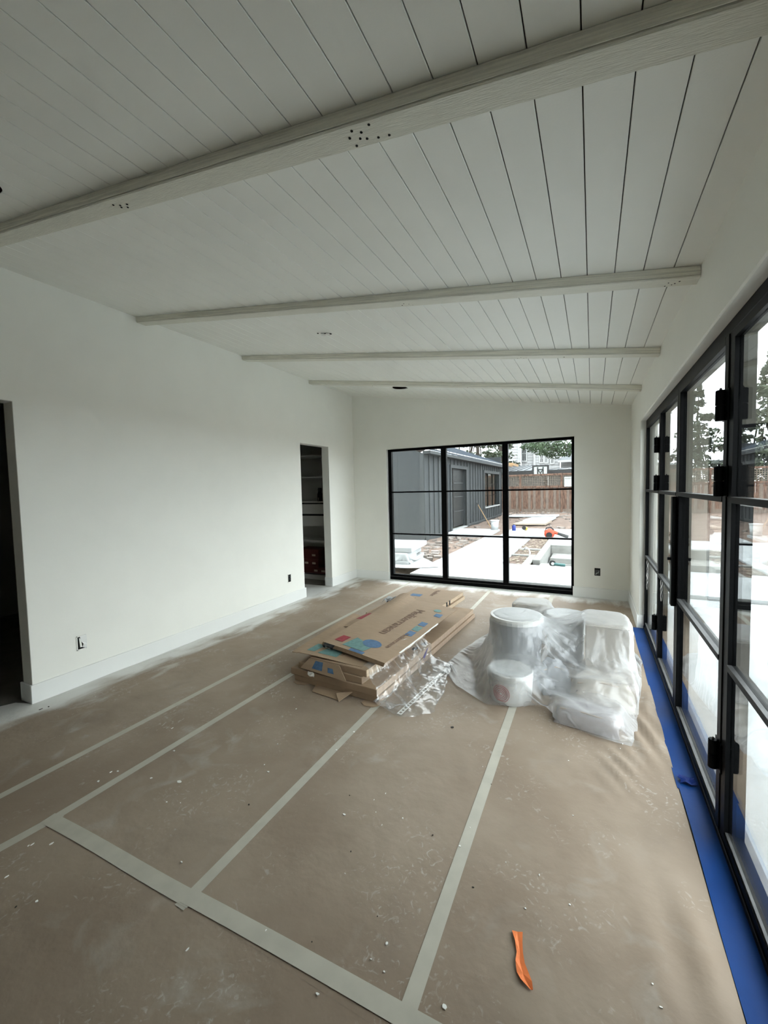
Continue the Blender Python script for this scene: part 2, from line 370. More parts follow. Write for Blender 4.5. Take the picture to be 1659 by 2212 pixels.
# ceiling: backing deck + one object per plank
ceil_e = st(thing('ceiling', (0, 0, 2.6), 'sloped white plank ceiling with dark V joints', None))
def slopebox(b, x0, x1, y0, y1, d0, d1):
    """box between depths d0 > d1 below (+) or above (-) the ceiling plane"""
    return b.hexa([(x0, y0, cz(x0) - d0), (x1, y0, cz(x1) - d0), (x1, y1, cz(x1) - d0), (x0, y1, cz(x0) - d0),
                   (x0, y0, cz(x0) - d1), (x1, y0, cz(x1) - d1), (x1, y1, cz(x1) - d1), (x0, y1, cz(x0) - d1)])
SEAM0, SEAMW = -0.0269, 0.11675
HOLES = [(-2.295, 5.082, 0.100), (-2.378, 0.850, 0.100)]
b = MB(); slopebox(b, XL - TW, XR + 0.16, YF, YB + 0.15, -0.012, -0.022)
deck = b.build('plank_backing', M['gap'], ceil_e)
planks = []
k0 = math.ceil((XL - SEAM0) / SEAMW) - 1; k1 = math.floor((XR - SEAM0) / SEAMW)
for k in range(k0, k1 + 1):
    xa = max(SEAM0 + k * SEAMW, XL - 0.02); xb = min(SEAM0 + (k + 1) * SEAMW, XR + 0.02)
    b = MB(); g = 0.0017; c = 0.0015
    p = [(xa + g, 0.010), (xa + g, c), (xa + g + c, 0), (xb - g - c, 0), (xb - g, c), (xb - g, 0.010)]
    i = len(b.v)
    for y in (YF, YB + 0.02):
        for x, d in p: b.v.append((x, y, cz(x) + d))
    n6 = 6
    for j in range(n6): b.f.append((i + j, i + (j + 1) % n6, i + n6 + (j + 1) % n6, i + n6 + j))
    b.f.append(tuple(range(i, i + n6))); b.f.append(tuple(reversed(range(i + n6, i + 2 * n6))))
    planks.append((xa, xb, b.build('plank', M['ceil'], ceil_e)))
# unseen roof slab, added above to block the light
b = MB(); slopebox(b, XL - 3.2, XR + 0.55, YF - 0.3, YB + 0.35, -0.20, -0.30)
st(b.build('roof_light_block', M['fascia'])).name = 'roof_light_block'
# cut the two downlight holes through planks and backing
for hx, hy, hr in HOLES:
    b = MB().lathe([(hr, -0.2), (hr, 0.2)], (hx, hy, cz(hx)), 40); cut = b.build('cutter', M['gap'])
    dg = bpy.context.evaluated_depsgraph_get()
    for o in [deck] + [p[2] for p in planks if p[0] < hx + hr and p[1] > hx - hr]:
        md = o.modifiers.new('hole', 'BOOLEAN'); md.object = cut; md.operation = 'DIFFERENCE'; md.solver = 'EXACT'
        dg.update(); ev = bpy.data.meshes.new_from_object(o.evaluated_get(dg)); o.modifiers.clear(); o.data = ev
    bpy.data.objects.remove(cut)
for i, (hx, hy, hr) in enumerate(HOLES):
    lab = ('round dark downlight hole in the ceiling above the back window', 'dark downlight hole in the ceiling at the left picture edge')[i]
    e = thing('downlight_hole', (hx, hy, cz(hx)), lab, 'ceiling hole', 'cut holes for ceiling lights')
    part('can', M['dark'], e, lambda b: b.lathe([(hr + 0.004, 0.0), (hr + 0.004, 0.14), (0.001, 0.14)], (hx, hy, cz(hx) + 0.004), 40), smooth=False)
    part('cut_edge', M['redbox'], e, lambda b: b.lathe([(hr + 0.003, 0.003), (hr + 0.003, 0.011), (hr - 0.002, 0.011), (hr - 0.002, 0.003), (hr + 0.003, 0.003)], (hx, hy, cz(hx) + 0.0), 40))
# torn patch where wires come through the ceiling
e = thing('ceiling_wire_patch', (-1.99, 2.914, cz(-1.99)), 'torn paint and wire ends poking from the ceiling between beams', 'wire hole')
part('torn_paper', M['fleck'], e, lambda b: b.grid([[(-2.03 + i * 0.02, 2.90 + j * 0.018, cz(-2.03 + i * 0.02) - 0.004 - 0.012 * ((i * 7 + j * 5) % 3) / 2) for j in range(3)] for i in range(5)]), solid=0.001)
for x, y, r in ((-2.055, 2.90, 0.007), (-1.945, 2.925, 0.010), (-1.99, 2.91, 0.005), (-1.975, 2.935, 0.004)):
    part('wire_hole', M['dark'], e, lambda b: b.lathe([(r, 0), (r, 0.006)], (x, y, cz(x) - 0.0045), 10))

# beams
BY = [1.085, 2.2943, 3.4975, 4.7216]; BW, BH = 0.089, 0.047
BL = ['nearest white ceiling beam with a cluster of bolt holes', 'second ceiling beam, knotty, ending over the glazed doors',
      'third ceiling beam, thin white timber before the last beam', 'farthest ceiling beam beside the round downlight hole']
for i, y in enumerate(BY):
    e = thing('ceiling_beam', ((XL + XR) / 2, y + BW / 2, cz((XL + XR) / 2) - BH), BL[i], 'beam', 'white timber ceiling beams')
    b = MB(); nseg = 40
    P = []
    rnd = random.Random(i)
    prof = [(0, 0.0), (0, BH - 0.004), (0.004, BH), (BW - 0.004, BH), (BW, BH - 0.004), (BW, 0.0)]
    rows = []
    for k in range(nseg + 1):
        x = XL + 0.001 + (XR - XL - 0.002) * k / nseg; j = rnd.uniform(-0.0012, 0.0012)
        rows.append([(x, y + a + j, cz(x) - d + (j if d > 0.01 else 0)) for a, d in prof])
    b.grid(rows); i0 = len(b.v)
    b.f.append(tuple(range(6))); b.f.append(tuple(reversed(range(nseg * 6, nseg * 6 + 6))))
    b.build('timber', M['beam'], e)
    # rough sawn grain lamina in front, coloured paler to lift the beam's shaded side
    rows = []
    for k in range(nseg + 1):
        x = XL + 0.002 + (XR - XL - 0.004) * k / nseg; q = rnd.uniform(0, 0.0008)
        rows.append([(x, y - 0.0022 - q, cz(x) - 0.0015), (x, y - 0.0022 - q, cz(x) - BH + 0.0075)])
    part('sawn_face_lightened', M['beamface'], e, lambda b: b.grid(rows), solid=0.002)
    # shadow gap above the beam front
    # knots and bolt holes under the beam
    if i == 0: sp = [(-0.66, 3), (-0.64, 1), (-0.63, 4), (-0.615, 2.2), (-0.61, 4.6), (-0.58, 0.6), (-0.575, 5.2), (-0.54, 5.4), (-0.655, 6), (-1.83, 2), (-1.81, 4), (-1.80, 3), (-1.78, 4.8), (-1.76, 3.4)]
    elif i == 1: sp = [(0.31, 3), (0.325, 5), (0.335, 4), (0.35, 2.4), (0.30, 6), (-1.02, 3), (-1.04, 5), (-0.99, 4), (-0.97, 5.5)]
    elif i == 2: sp = [(-0.52, 3), (-0.50, 5), (-0.48, 4), (-0.55, 5.4), (-0.20, 4)]
    else: sp = [(-2.55, 4), (-1.3, 4)]
    for x, q in sp:
        yy = y + 0.010 + 0.011 * q
        part('bolt_hole', M['dark'], e, lambda b: b.lathe([(0.0042, 0), (0.0042, 0.002)], (x, yy, cz(x) - BH - 0.0008), 8))

# baseboards
def base(name, boxes, label):
    b = MB()
    for q in boxes: b.box(*q)
    return st(b.build(name, M['trim'], bevel=0.003), label)
base('baseboard_left', [(XL, XL + BT, OY1 - BT, DY0 + BT, 0, BB), (XL - TW - BT, XL, OY1 - BT, OY1, 0, BB), (XL - TW, XL, DY0, DY0 + BT, 0, BB),
                        (XL, XL + BT, DY1 - BT, YB, 0, BB), (XL - TW, XL, DY1 - BT, DY1, 0, BB), (XL, XL + BT, YF, OY0, 0, BB)], 'tall white baseboard along the left wall')
base('baseboard_back', [(XL + BT, WX0 + 0.012, YB - BT, YB, 0, BB), (WX1 - 0.012, XR - BT, YB - BT, YB, 0, BB)], 'white baseboard on both sides of the back window')
base('baseboard_right', [(XR - BT, XR, GY1 - BT, YB, 0, BB), (XR, XR + 0.048, GY1 - BT, GY1, 0, BB), (XR - BT, XR, YF, GY0, 0, BB)], 'white baseboard corner beside the glazed doors')

# ------------------------------------------------------------------ dim rooms behind the left wall
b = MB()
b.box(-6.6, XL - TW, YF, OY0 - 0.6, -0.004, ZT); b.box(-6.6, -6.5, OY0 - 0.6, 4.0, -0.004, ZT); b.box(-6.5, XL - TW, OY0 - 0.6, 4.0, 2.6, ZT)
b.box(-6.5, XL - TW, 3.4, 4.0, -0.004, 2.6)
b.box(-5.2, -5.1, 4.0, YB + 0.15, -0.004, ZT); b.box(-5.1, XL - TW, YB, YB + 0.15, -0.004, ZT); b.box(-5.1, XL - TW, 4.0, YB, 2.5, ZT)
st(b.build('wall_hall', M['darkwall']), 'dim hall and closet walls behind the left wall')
# door casing seen inside the near opening
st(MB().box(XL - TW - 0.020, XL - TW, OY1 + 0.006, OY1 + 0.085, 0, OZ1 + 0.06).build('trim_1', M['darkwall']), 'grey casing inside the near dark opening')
e = thing('hall_tape_line', (-3.75, 1.30, 0), 'thin dark blue tape edge on the hall floor in the near opening', 'tape')
part('tape', M['bluedark'], e, lambda b: b.hexa([(-3.95, 1.12, -0.0035), (-3.56, 1.345, -0.0035), (-3.565, 1.355, -0.0035), (-3.955, 1.13, -0.0035),
                                                  (-3.95, 1.12, 0.001), (-3.56, 1.345, 0.001), (-3.565, 1.355, 0.001), (-3.955, 1.13, 0.001)]))

# closet shelving unit
CY = 5.45
e = thing('closet_cabinet', (-4.1, CY + 0.18, 0), 'grey built-in shelf unit with two drawers inside the closet', 'cabinet')
bx('side_panel', M['cabinet'], e, -4.62, -4.60, CY, YB - 0.01, 0.0, 2.35); bx('side_panel', M['cabinet'], e, -3.70, -3.68, CY, YB - 0.01, 0.0, 2.35)
bx('back_panel', M['cabinet'], e, -4.60, -3.70, YB - 0.02, YB - 0.01, 0.0, 2.35)
bx('plinth', M['cabinet'], e, -4.60, -3.70, CY + 0.02, CY + 0.04, 0.0, 0.092)
bx('shelf', M['cabinet'], e, -4.60, -3.70, CY + 0.02, YB - 0.02, 0.078, 0.092)
for z, t in ((2.045, 0.022), (1.694, 0.022), (1.29, 0.022), (0.905, 0.02), (0.655, 0.034)): bx('shelf', M['cabinet'], e, -4.60, -3.70, CY, YB - 0.02, z - t, z)
bx('drawer_gap_shade', M['dark'], e, -4.598, -3.702, CY - 0.002, CY + 0.002, 0.906, 1.267)  # dark plate, paints in the shade between and above the drawers
for z0, z1 in ((1.089, 1.246), (0.906, 1.055)):
    bx('drawer', M['cabinet'], e, -4.595, -3.705, CY - 0.018, CY, z0, z1)
e = thing('jar_on_shelf', (-4.03, CY + 0.15, 1.29), 'small black bottle standing on the closet shelf above the drawers', 'bottle')
part('bottle_body', M['dark'], e, lambda b: b.lathe([(0.04, 1.29), (0.042, 1.30), (0.042, 1.40), (0.03, 1.44)], (-4.03, CY + 0.15, 0), 20), smooth=True)
part('bottle_cap', M['dark'], e, lambda b: b.lathe([(0.03, 1.44), (0.033, 1.45), (0.033, 1.50), (0.028, 1.51)], (-4.03, CY + 0.15, 0), 20))
part('bottle_label', M['tanlabel'], e, lambda b: b.box(-4.036, -4.024, CY + 0.104, CY + 0.109, 1.30, 1.35))
def case(x0, x1, z0, z1, labs, label):
    e = thing('storage_case', ((x0 + x1) / 2, CY + 0.2, z0), label, 'case', 'dark red cases in the closet')
    bx('body', M['redbox'], e, x0, x1, CY + 0.05, CY + 0.34, z0, z1, bevel=0.004)
    for lx, lz in labs: bx('tag', M['tanlabel'], e, lx - 0.034, lx + 0.034, CY + 0.046, CY + 0.05, lz - 0.016, lz + 0.016)
case(-4.45, -4.02, 0.33, 0.495, [(-4.12, 0.396)], 'upper dark red storage case in the closet bottom')
case(-4.50, -4.03, 0.205, 0.328, [(-4.27, 0.262), (-4.12, 0.262)], 'middle dark red storage case with two tan tags')
case(-4.48, -3.78, 0.093, 0.203, [(-4.085, 0.14), (-3.94, 0.14)], 'lowest wide dark red storage case in the closet')

# ------------------------------------------------------------------ electrical boxes
def ybox_on_left(y, z, label, torn):
    e = thing('outlet_box', (XL, y, z), label, 'electrical box', 'uncovered outlet boxes')
    X = XL
    part('box_rim', M['fleck'], e, lambda b: b.box(X, X + 0.004, y - 0.034, y - 0.027, z - 0.055, z + 0.055).box(X, X + 0.004, y + 0.027, y + 0.034, z - 0.055, z + 0.055)
         .box(X, X + 0.004, y - 0.034, y + 0.034, z + 0.048, z + 0.055).box(X, X + 0.004, y - 0.034, y + 0.034, z - 0.055, z - 0.048))
    bx('box_recess', M['dark'], e, X, X + 0.0015, y - 0.027, y + 0.027, z - 0.048, z + 0.048)
    if torn:
        part('paper_flap', M['trim'], e, lambda b: b.grid([[(X + 0.003, y - 0.010, z + 0.052), (X + 0.008, y + 0.034, z + 0.054)], [(X + 0.006, y - 0.004, z + 0.012), (X + 0.010, y + 0.036, z + 0.02)], [(X + 0.009, y + 0.010, z - 0.012), (X + 0.006, y + 0.036, z - 0.02)], [(X + 0.006, y + 0.004, z - 0.038), (X + 0.004, y + 0.034, z - 0.052)]]), solid=0.001)
        part('plaster_tongue', M['ceil'], e, lambda b: b.grid([[(X + 0.003, y - 0.016, z + 0.040), (X + 0.003, y - 0.004, z + 0.030)], [(X + 0.005, y - 0.012, z - 0.034), (X + 0.005, y + 0.004, z - 0.036)]]), solid=0.001)
    else:
        part('wiring', M['steelgrey'], e, lambda b: b.tube([(X + 0.003, y - 0.015, z + 0.03), (X + 0.008, y + 0.012, z + 0.012), (X + 0.008, y - 0.008, z - 0.006), (X + 0.003, y + 0.015, z - 0.03)], 0.006, 6))
ybox_on_left(1.714, 0.330, 'torn outlet opening low on the left wall near the big dark opening', True)
ybox_on_left(4.168, 0.330, 'small black outlet box low on the left wall beside the closet', False)
e = thing('outlet_box', (0.063, YB, 0.343), 'metal outlet box on the end wall right of the window', 'electrical box', 'uncovered outlet boxes')
bx('box_recess', M['dark'], e, 0.030, 0.096, YB - 0.0015, YB, 0.295, 0.392)
part('device', M['steelgrey'], e, lambda b: b.box(0.036, 0.088, YB - 0.006, YB - 0.001, 0.302, 0.37).box(0.05, 0.075, YB - 0.010, YB - 0.006, 0.345, 0.36))
part('wiring', M['pipe'], e, lambda b: b.tube([(0.045, YB - 0.008, 0.31), (0.055, YB - 0.012, 0.33), (0.075, YB - 0.012, 0.335), (0.08, YB - 0.008, 0.36)], 0.005, 6))

# ------------------------------------------------------------------ back window
w = st(thing('window_1', ((WX0 + WX1) / 2, YB + 0.06, 0), 'large black steel window with three columns of panes', None))
FY0, FY1 = YB + 0.03, YB + 0.095
GYW = FY0 + 0.022
fx0, fx1, fz0, fz1 = -2.900, -0.2115, 0.012, 2.086
bx('window_head', M['steel'], w, fx0, fx1, FY0, FY1, 2.052, fz1); bx('window_sill', M['steel'], w, fx0, fx1, FY0 - 0.012, FY1, fz0, 0.060, bevel=0.002)
bx('sill_step', M['steelgrey'], w, fx0, fx1, FY0 - 0.004, FY1, 0.060, 0.066); bx('bottom_rail', M['steel'], w, fx0, fx1, FY0, FY1, 0.066, 0.100)
bx('jamb', M['steel'], w, fx0, -2.845, FY0, FY1, 0.100, 2.052); bx('jamb', M['steel'], w, -0.242, fx1, FY0, FY1, 0.100, 2.052)
mxs = [(-2.022, -1.942), (-1.124, -1.048)]
for a, c in mxs: bx('mullion', M['steel'], w, a, c, FY0, FY1, 0.100, 2.052, bevel=0.002)
cols = [(-2.845, -2.022), (-1.942, -1.124), (-1.048, -0.242)]
for a, c in cols:
    for z in (0.751, 1.411): bx('muntin', M['steel'], w, a, c, FY0, FY0 + 0.05, z - 0.011, z + 0.011)
    for z0, z1 in ((0.100, 0.740), (0.762, 1.400), (1.422, 2.052)): bx('pane', M['glass'], w, a, c, GYW, GYW + 0.008, z0, z1)
st(bx('trim_2', M['trim'], None, WX0, WX1, YB - 0.001, YB + 0.10, 0.0, 0.0115), 'white painted threshold under the back window')

# ------------------------------------------------------------------ glazed doors in the right wall
GX0, GX1 = XR + 0.0498, XR + 0.115          # inner and outer faces of the steel
PX = GX0 + 0.013                            # glass plane
d = st(thing('trim_3', (GX0 + 0.03, 3.0, 0), 'black steel frame around the glazed doors', None))
bx('frame_head', M['steel'], d, GX0, GX1, GY0, GY1, 2.030, GZ1 - 0.002, bevel=0.002); bx('frame_sill', M['steel'], d, GX0 - 0.006, GX1, GY0, GY1, 0.0, 0.030, bevel=0.003)
bx('frame_jamb', M['steel'], d, GX0, GX1, 4.760, GY1 - 0.001, 0.030, 2.030); bx('frame_jamb', M['steel'], d, GX0, GX1, GY0, 1.225, 0.030, 2.030)
bx('frame_post', M['steel'], d, GX0, GX1, 3.868, 3.925, 0.030, 2.030); bx('frame_post', M['steel'], d, GX0, GX1, 1.985, 2.045, 0.030, 2.030)
def light(name, label, y0, y1, stile, leaf, hinge_y=None, rail=0.03):
    """one glazed unit between y0 and y1: stiles, rails, muntins, panes"""
    o = st(thing(name, (GX0 + 0.03, (y0 + y1) / 2, 0.03), label, None))
    s0, s1 = stile; a, c = y0 + s0, y1 - s1; xi = GX0 - (0.004 if leaf else 0.0)
    if s0: bx('stile', M['steel'], o, xi, GX1 - 0.004, y0, a, 0.034, 2.028, bevel=0.002)
    if s1: bx('stile', M['steel'], o, xi, GX1 - 0.004, c, y1, 0.034, 2.028, bevel=0.002)
    bx('bottom_rail', M['steel'], o, xi, GX1 - 0.004, a, c, 0.034, 0.034 + rail); bx('top_rail', M['steel'], o, xi, GX1 - 0.004, a, c, 2.028 - rail, 2.028)
    bx('rail_bead', M['steelgrey'], o, xi + 0.004, PX, a, c, 0.034 + rail, 0.034 + rail + 0.008)
    zs = [0.072, 0.738, 1.390, 2.028 - rail]; z0 = 0.034 + rail
    for z in (0.738, 1.390):
        bx('muntin', M['steel'], o, xi - 0.002, PX + 0.03, a, c, z - 0.012, z + 0.010); bx('muntin_bead', M['steelgrey'], o, xi - 0.002, PX, a, c, z + 0.010, z + 0.012)
    for p0, p1 in ((z0, 0.726), (0.748, 1.378), (1.400, 2.028 - rail)): bx('pane', M['glass'], o, PX, PX + 0.006, a, c, p0, p1)
    return o
light('window_2', 'far fixed sidelight of the glazed doors next to the end wall', 3.925, 4.760, (0.0, 0.0), False)
d1 = light('door_1', 'far glazed door leaf with torn tape on its meeting edge', 3.078, 3.868, (0.045, 0.040), True)
d2 = light('door_2', 'near glazed door leaf hinged on the close black post', 2.045, 3.074, (0.050, 0.050), True)
light('window_3', 'near fixed sidelight of the glazed doors at the right picture edge', 1.225, 1.985, (0.0, 0.0), False)
def hinge(par, y, z):
    h = part('hinge', M['steel'], par, lambda b: b.box(GX0 - 0.005, GX0, y - 0.042, y + 0.042, z - 0.060, z + 0.060))
    part('barrel', M['steel'], h, lambda b: b.lathe([(0.016, z - 0.060), (0.017, z - 0.057), (0.017, z - 0.0015), (0.013, z - 0.001), (0.013, z + 0.001), (0.017, z + 0.0015), (0.017, z + 0.057), (0.014, z + 0.060)], (GX0 - 0.021, y, 0), 16))
    part('hinge_pin', M['steelgrey'], h, lambda b: b.lathe([(0.004, z + 0.060), (0.005, z + 0.064), (0.003, z + 0.069)], (GX0 - 0.021, y, 0), 8))
for z in (1.760, 1.462, 0.340):
    hinge(d1, 3.885, z); hinge(d2, 2.070, z)
# lock edge cover board with bits of torn tape
lc = part('lock_cover', M['steel'], d1, lambda b: b.box(GX0 - 0.030, GX0 - 0.005, 3.065, 3.120, 0.690, 1.375), bevel=0.003)
lc['label'] = 'dark protective board over the lock edge'
for z, s in ((1.135, 1), (1.085, -1), (1.00, 1), (0.965, -1)):
    part('torn_tape', M['tanlabel'], lc, lambda b: b.grid([[(GX0 - 0.032 - 0.006 * abs(math.sin(i * 2 + j)), 3.120 - 0.028 * i / 2 + (0.006 if j % 2 else 0) * s, z - 0.018 + 0.036 * j / 3) for j in range(4)] for i in range(3)]), solid=0.001)
part('handle_stub', M['steel'], lc, lambda b: b.tube([(GX0 - 0.030, 3.09, 0.985), (GX0 - 0.048, 3.09, 0.985)], 0.009, 10))
# strips of loose film left on panes
for i, (y, z0, z1) in enumerate(((4.70, 0.55, 0.71), (4.71, 0.44, 0.58), (3.80, 0.56, 0.70))):
    e = thing('film_scrap', (PX - 0.004, y, z0), ('long scrap of white film on the far sidelight pane', 'lower scrap of white film on the far sidelight pane', 'forked scrap of white film on the far door pane')[i], 'film scrap', 'torn protective film on the door panes')
    part('scrap', M['fleck'], e, lambda b: b.grid([[(PX - 0.003 - 0.003 * (k % 2), y - 0.012 + 0.02 * j * (1.2 - k / 6) + 0.008 * math.sin(k * 1.7 + i), z1 + (z0 - z1) * k / 6 - 0.02 * j * (k == 6)) for j in range(2)] for k in range(7)]), solid=0.0008)

# ------------------------------------------------------------------ floor paper and tape
def ph(x, y):
    """height of the slightly rumpled paper"""
    h = 0.00035 * (math.sin(3.1 * x + 1.7 * y) + math.sin(1.3 * x - 4.3 * y + 1)) + 0.0030
    if x < -3.0: h += 0.006 * min(1, (-3.0 - x) / 0.35) * max(0, math.sin(6 * y + 9 * x) * math.sin(2.3 * y - 5 * x + 0.7))
    for cx, cy, s, a, fr, an in ((0.28, 2.75, 0.17, 0.026, 66, 0.25), (0.31, 3.15, 0.14, 0.018, 60, -0.2), (0.15, 2.36, 0.12, 0.018, 74, 0.5), (0.28, 1.45, 0.16, 0.015, 38, 0.05), (0.05, 2.20, 0.12, 0.004, 50, 0.8)):
        dx, dy = x - cx, y - cy; q = dx * dx / (s * s) * 2.2 + dy * dy / (s * s) * 0.5
        if q < 6:
            t = dx * math.cos(an) + dy * math.sin(an); h += a * math.exp(-q) * (0.5 + 0.5 * math.sin(fr * t + 3 * dy))
    return h
fp = thing('floor_paper', (-1.6, 3.0, 0), 'brown protective paper taped over the whole floor', 'floor covering')
def sheet(x0, x1, y0, y1, step=0.06, edge=None, lift=0.0):
    nx = max(2, int((x1 - x0) / step) + 1); ny = max(2, int((y1 - y0) / step) + 1)
    P = []
    for j in range(ny + 1):
        y = y0 + (y1 - y0) * j / ny; row = []
        xa = edge(y) if edge else x0
        for i in range(nx + 1):
            x = xa + (x1 - xa) * i / nx; row.append((x, y, ph(x, y) + lift))
        P.append(row)
    return MB().grid(P).build('paper_sheet', M['paper'], fp, smooth=True)
def left_edge(y):
    if DY0 + 0.03 < y < DY1 - 0.03: return -4.55 + 0.05 * math.sin(9 * y)
    if y < OY1 - 0.02: return -3.70 - 0.14 * (OY1 - y) + 0.035 * math.sin(11 * y) + 0.02 * math.sin(29 * y) if y > OY0 else XL + BT
    return XL + BT + 0.001
LX = [-2.575, -2.10, -1.287, -0.467]
sheet(XL, LX[0], 0.0, 5.85, 0.045, left_edge, 0.0); sheet(XL, LX[0], YF, 0.0, 0.2, lambda y: XL + BT, 0.0)
sheet(LX[0], LX[1], 0.90, 5.85, 0.06, None, 0.0004); sheet(LX[1], LX[2], 0.90, 5.85, 0.06, None, 0.0008)
sheet(LX[2], LX[3], 0.90, 5.85, 0.06, None, 0.0004); sheet(LX[3], 0.374, 0.0, 4.79, 0.022, None, 0.0008); sheet(LX[3], 0.374, YF, 0.0, 0.2)
sheet(LX[3], XR - BT, 4.79, 5.85, 0.06, None, 0.0)
sheet(LX[0], LX[3], YF, 0.90, 0.10, None, 0.0)
def tape(p0, p1, wd, lift=0.0017, m='mask', wob=0.003):
    n = 60; d = Vector((p1[0] - p0[0], p1[1] - p0[1], 0)); L = d.length; d /= L; s = Vector((d.y, -d.x, 0)); P = []
    for i in range(n + 1):
        t = i / n; c = Vector((p0[0], p0[1], 0)) + d * (L * t) + s * (wob * math.sin(5 * t + p0[0] * 7))
        P.append([(q.x, q.y, ph(q.x, q.y) + lift) for q in (c - s * wd / 2, c - s * wd / 6, c + s * wd / 6, c + s * wd / 2)])
    return MB().grid(P).build('seam_tape', M[m], fp, smooth=True)
tape((-2.590, 0.0), (-2.520, 5.80), 0.045); tape((-2.172, 0.895), (-2.050, 5.80), 0.046); tape((-2.240, 0.30), (-2.170, 0.93), 0.048)
tape((-1.292, 0.88), (-1.280, 5.80), 0.046); tape((-0.452, 0.86), (-0.470, 5.80), 0.048); tape((-2.200, 0.888), (-1.268, 0.922), 0.058, 0.0023)
tape((-1.312, 0.922), (0.05, 0.972), 0.056, 0.0028)

# blue tape along the glazed doors
bt = thing('blue_masking_tape', (0.42, 3.0, 0), 'wide blue masking tape along the floor beside the glazed doors', 'tape')
def blue(x0, x1, y0, y1, z, name='tape_strip', m='bluetape', wob=0.002):
    P = [[(x0 + (x1 - x0) * i / 3 + (wob * math.sin(7 * y + i) if i == 0 else 0), y, z + 0.0004 * math.sin(9 * y + 2 * i)) for i in range(4)] for y in [y0 + (y1 - y0) * j / 40 for j in range(41)]]
    return MB().slab(P, 0.0008).build(name, M[m], bt)
blue(0.370, 0.466, 2.30, 4.79, 0.0055); blue(0.377, 0.466, 1.30, 2.34, 0.0065); blue(0.30, 0.466, 0.6, 1.312, 0.0075)
P = [[(0.385 + 0.022 * i + 0.006 * math.sin(j * 2.1), 2.335 + 0.018 * j + 0.006 * math.sin(i * 2.3), 0.012 + 0.012 * abs(math.sin(i * 1.9 + j * 2.7))) for i in range(4)] for j in range(4)]
MB().slab(P, 0.001).build('tape_fold', M['bluedark'], bt)

# ------------------------------------------------------------------ scraps on the floor
e = thing('orange_scrap', (-0.18, 1.23, 0), 'curved strip of orange paper on the floor in front', 'paper scrap')
cl = [(-0.212, 1.310, 0.016), (-0.203, 1.280, 0.011), (-0.195, 1.250, 0.009), (-0.190, 1.222, 0.013), (-0.178, 1.197, 0.017), (-0.166, 1.180, 0.015), (-0.150, 1.166, 0.004)]
P = [[(x - wdt, y - 0.3 * wdt, 0.010 + 0.004 * (k % 2)), (x, y, 0.008), (x + wdt, y + 0.3 * wdt, 0.010 + 0.003 * (k == 5))] for k, (x, y, wdt) in enumerate(cl)]
MB().slab(P, 0.0008).build('strip', M['orange'], e)
FL = []
def fleck(px_, py_, r, m='fleck', seed=0, own=None):
    rnd = random.Random(seed); n = 6; a0 = rnd.uniform(0, 6.28); sx = rnd.uniform(0.5, 1.4)
    poly = [(px_ + r * sx * math.cos(a0 + k * 6.283 / n) * rnd.uniform(0.5, 1.1), py_ + r / sx * math.sin(a0 + k * 6.283 / n) * rnd.uniform(0.5, 1.1)) for k in range(n)]
    z = ph(px_, py_) + 0.0018
    o = MB().prism(poly, z, z + 0.0022).build('paint_fleck' if m == 'fleck' else 'dark_fleck', M[m])
    tag(o, own or 'small white paint fleck scattered on the brown floor paper' if m == 'fleck' else 'small dark crumb lying on the brown floor paper', 'fleck',
        'white paint flecks on the paper' if m == 'fleck' else 'dark crumbs on the paper')
FN = {0: 'long white chip lying left of the second tape seam in the lower left', 2: 'white chip just below the cross tape near the bottom edge', 11: 'white chip on the tape seam that runs under the cartons',
      13: 'white chip stuck on the tape seam left of the orange scrap', 16: 'round white paint spot above the cross tape near the lower middle', 19: 'largest white paint splat at the bottom edge right of the tape seam', 20: 'white chip above the orange scrap',
      23: 'white chip near the bottom right beside the blue tape', 27: 'white chip on the paper near the lower left edge'}
FLECKS = [(-1.858, 1.303, 0.0239),(-1.444, 1.003, 0.0093),(-0.703, 0.889, 0.0103),(-2.244, 1.126, 0.0141),(-2.256, 1.196, 0.0124),(-2.016, 1.259, 0.0121),(-2.111, 1.457, 0.0134),(-2.326, 1.601, 0.0123),(-1.499, 1.553, 0.0123),(-1.615, 1.756, 0.0091),(-1.557, 1.586, 0.0063),(-1.273, 2.043, 0.0142),(-1.275, 1.854, 0.0111),(-0.474, 1.544, 0.0112),(-0.461, 1.653, 0.0051),(-0.808, 1.502, 0.0051),(-0.581, 1.095, 0.0114),(-0.605, 1.034, 0.0061),(-0.554, 1.022, 0.0071),(-0.364, 1.022, 0.0166),(-0.199, 1.4, 0.0068),(-0.063, 1.48, 0.0068),(-0.17, 1.551, 0.0059),(0.176, 1.279, 0.0076),(0.163, 1.332, 0.0057),(-0.069, 1.91, 0.0052),(0.158, 2.562, 0.0088),(-1.78, 0.67, 0.0114),(-1.148, 0.802, 0.0101),(-2.096, 0.775, 0.0082),(-2.021, 0.821, 0.0132),(-2.09, 0.785, 0.0116),(-2.002, 0.668, 0.0091),(-1.791, 1.185, 0.0075),(-1.726, 1.21, 0.0056),(-2.229, 1.216, 0.0104),(-0.987, 1.482, 0.0124),(-0.908, 1.617, 0.0055),(-0.865, 1.554, 0.0053),(-1.763, 2.106, 0.0105),(-0.106, 2.298, 0.0062),(-0.503, 2.061, 0.0041),(-0.877, 1.676, 0.0057),(-0.742, 1.575, 0.0087),(-0.832, 1.241, 0.0045),(-0.961, 0.956, 0.0079),(-1.877, 2.222, 0.0084),(-0.292, 1.55, 0.0046),(0.144, 2.52, 0.0065)]
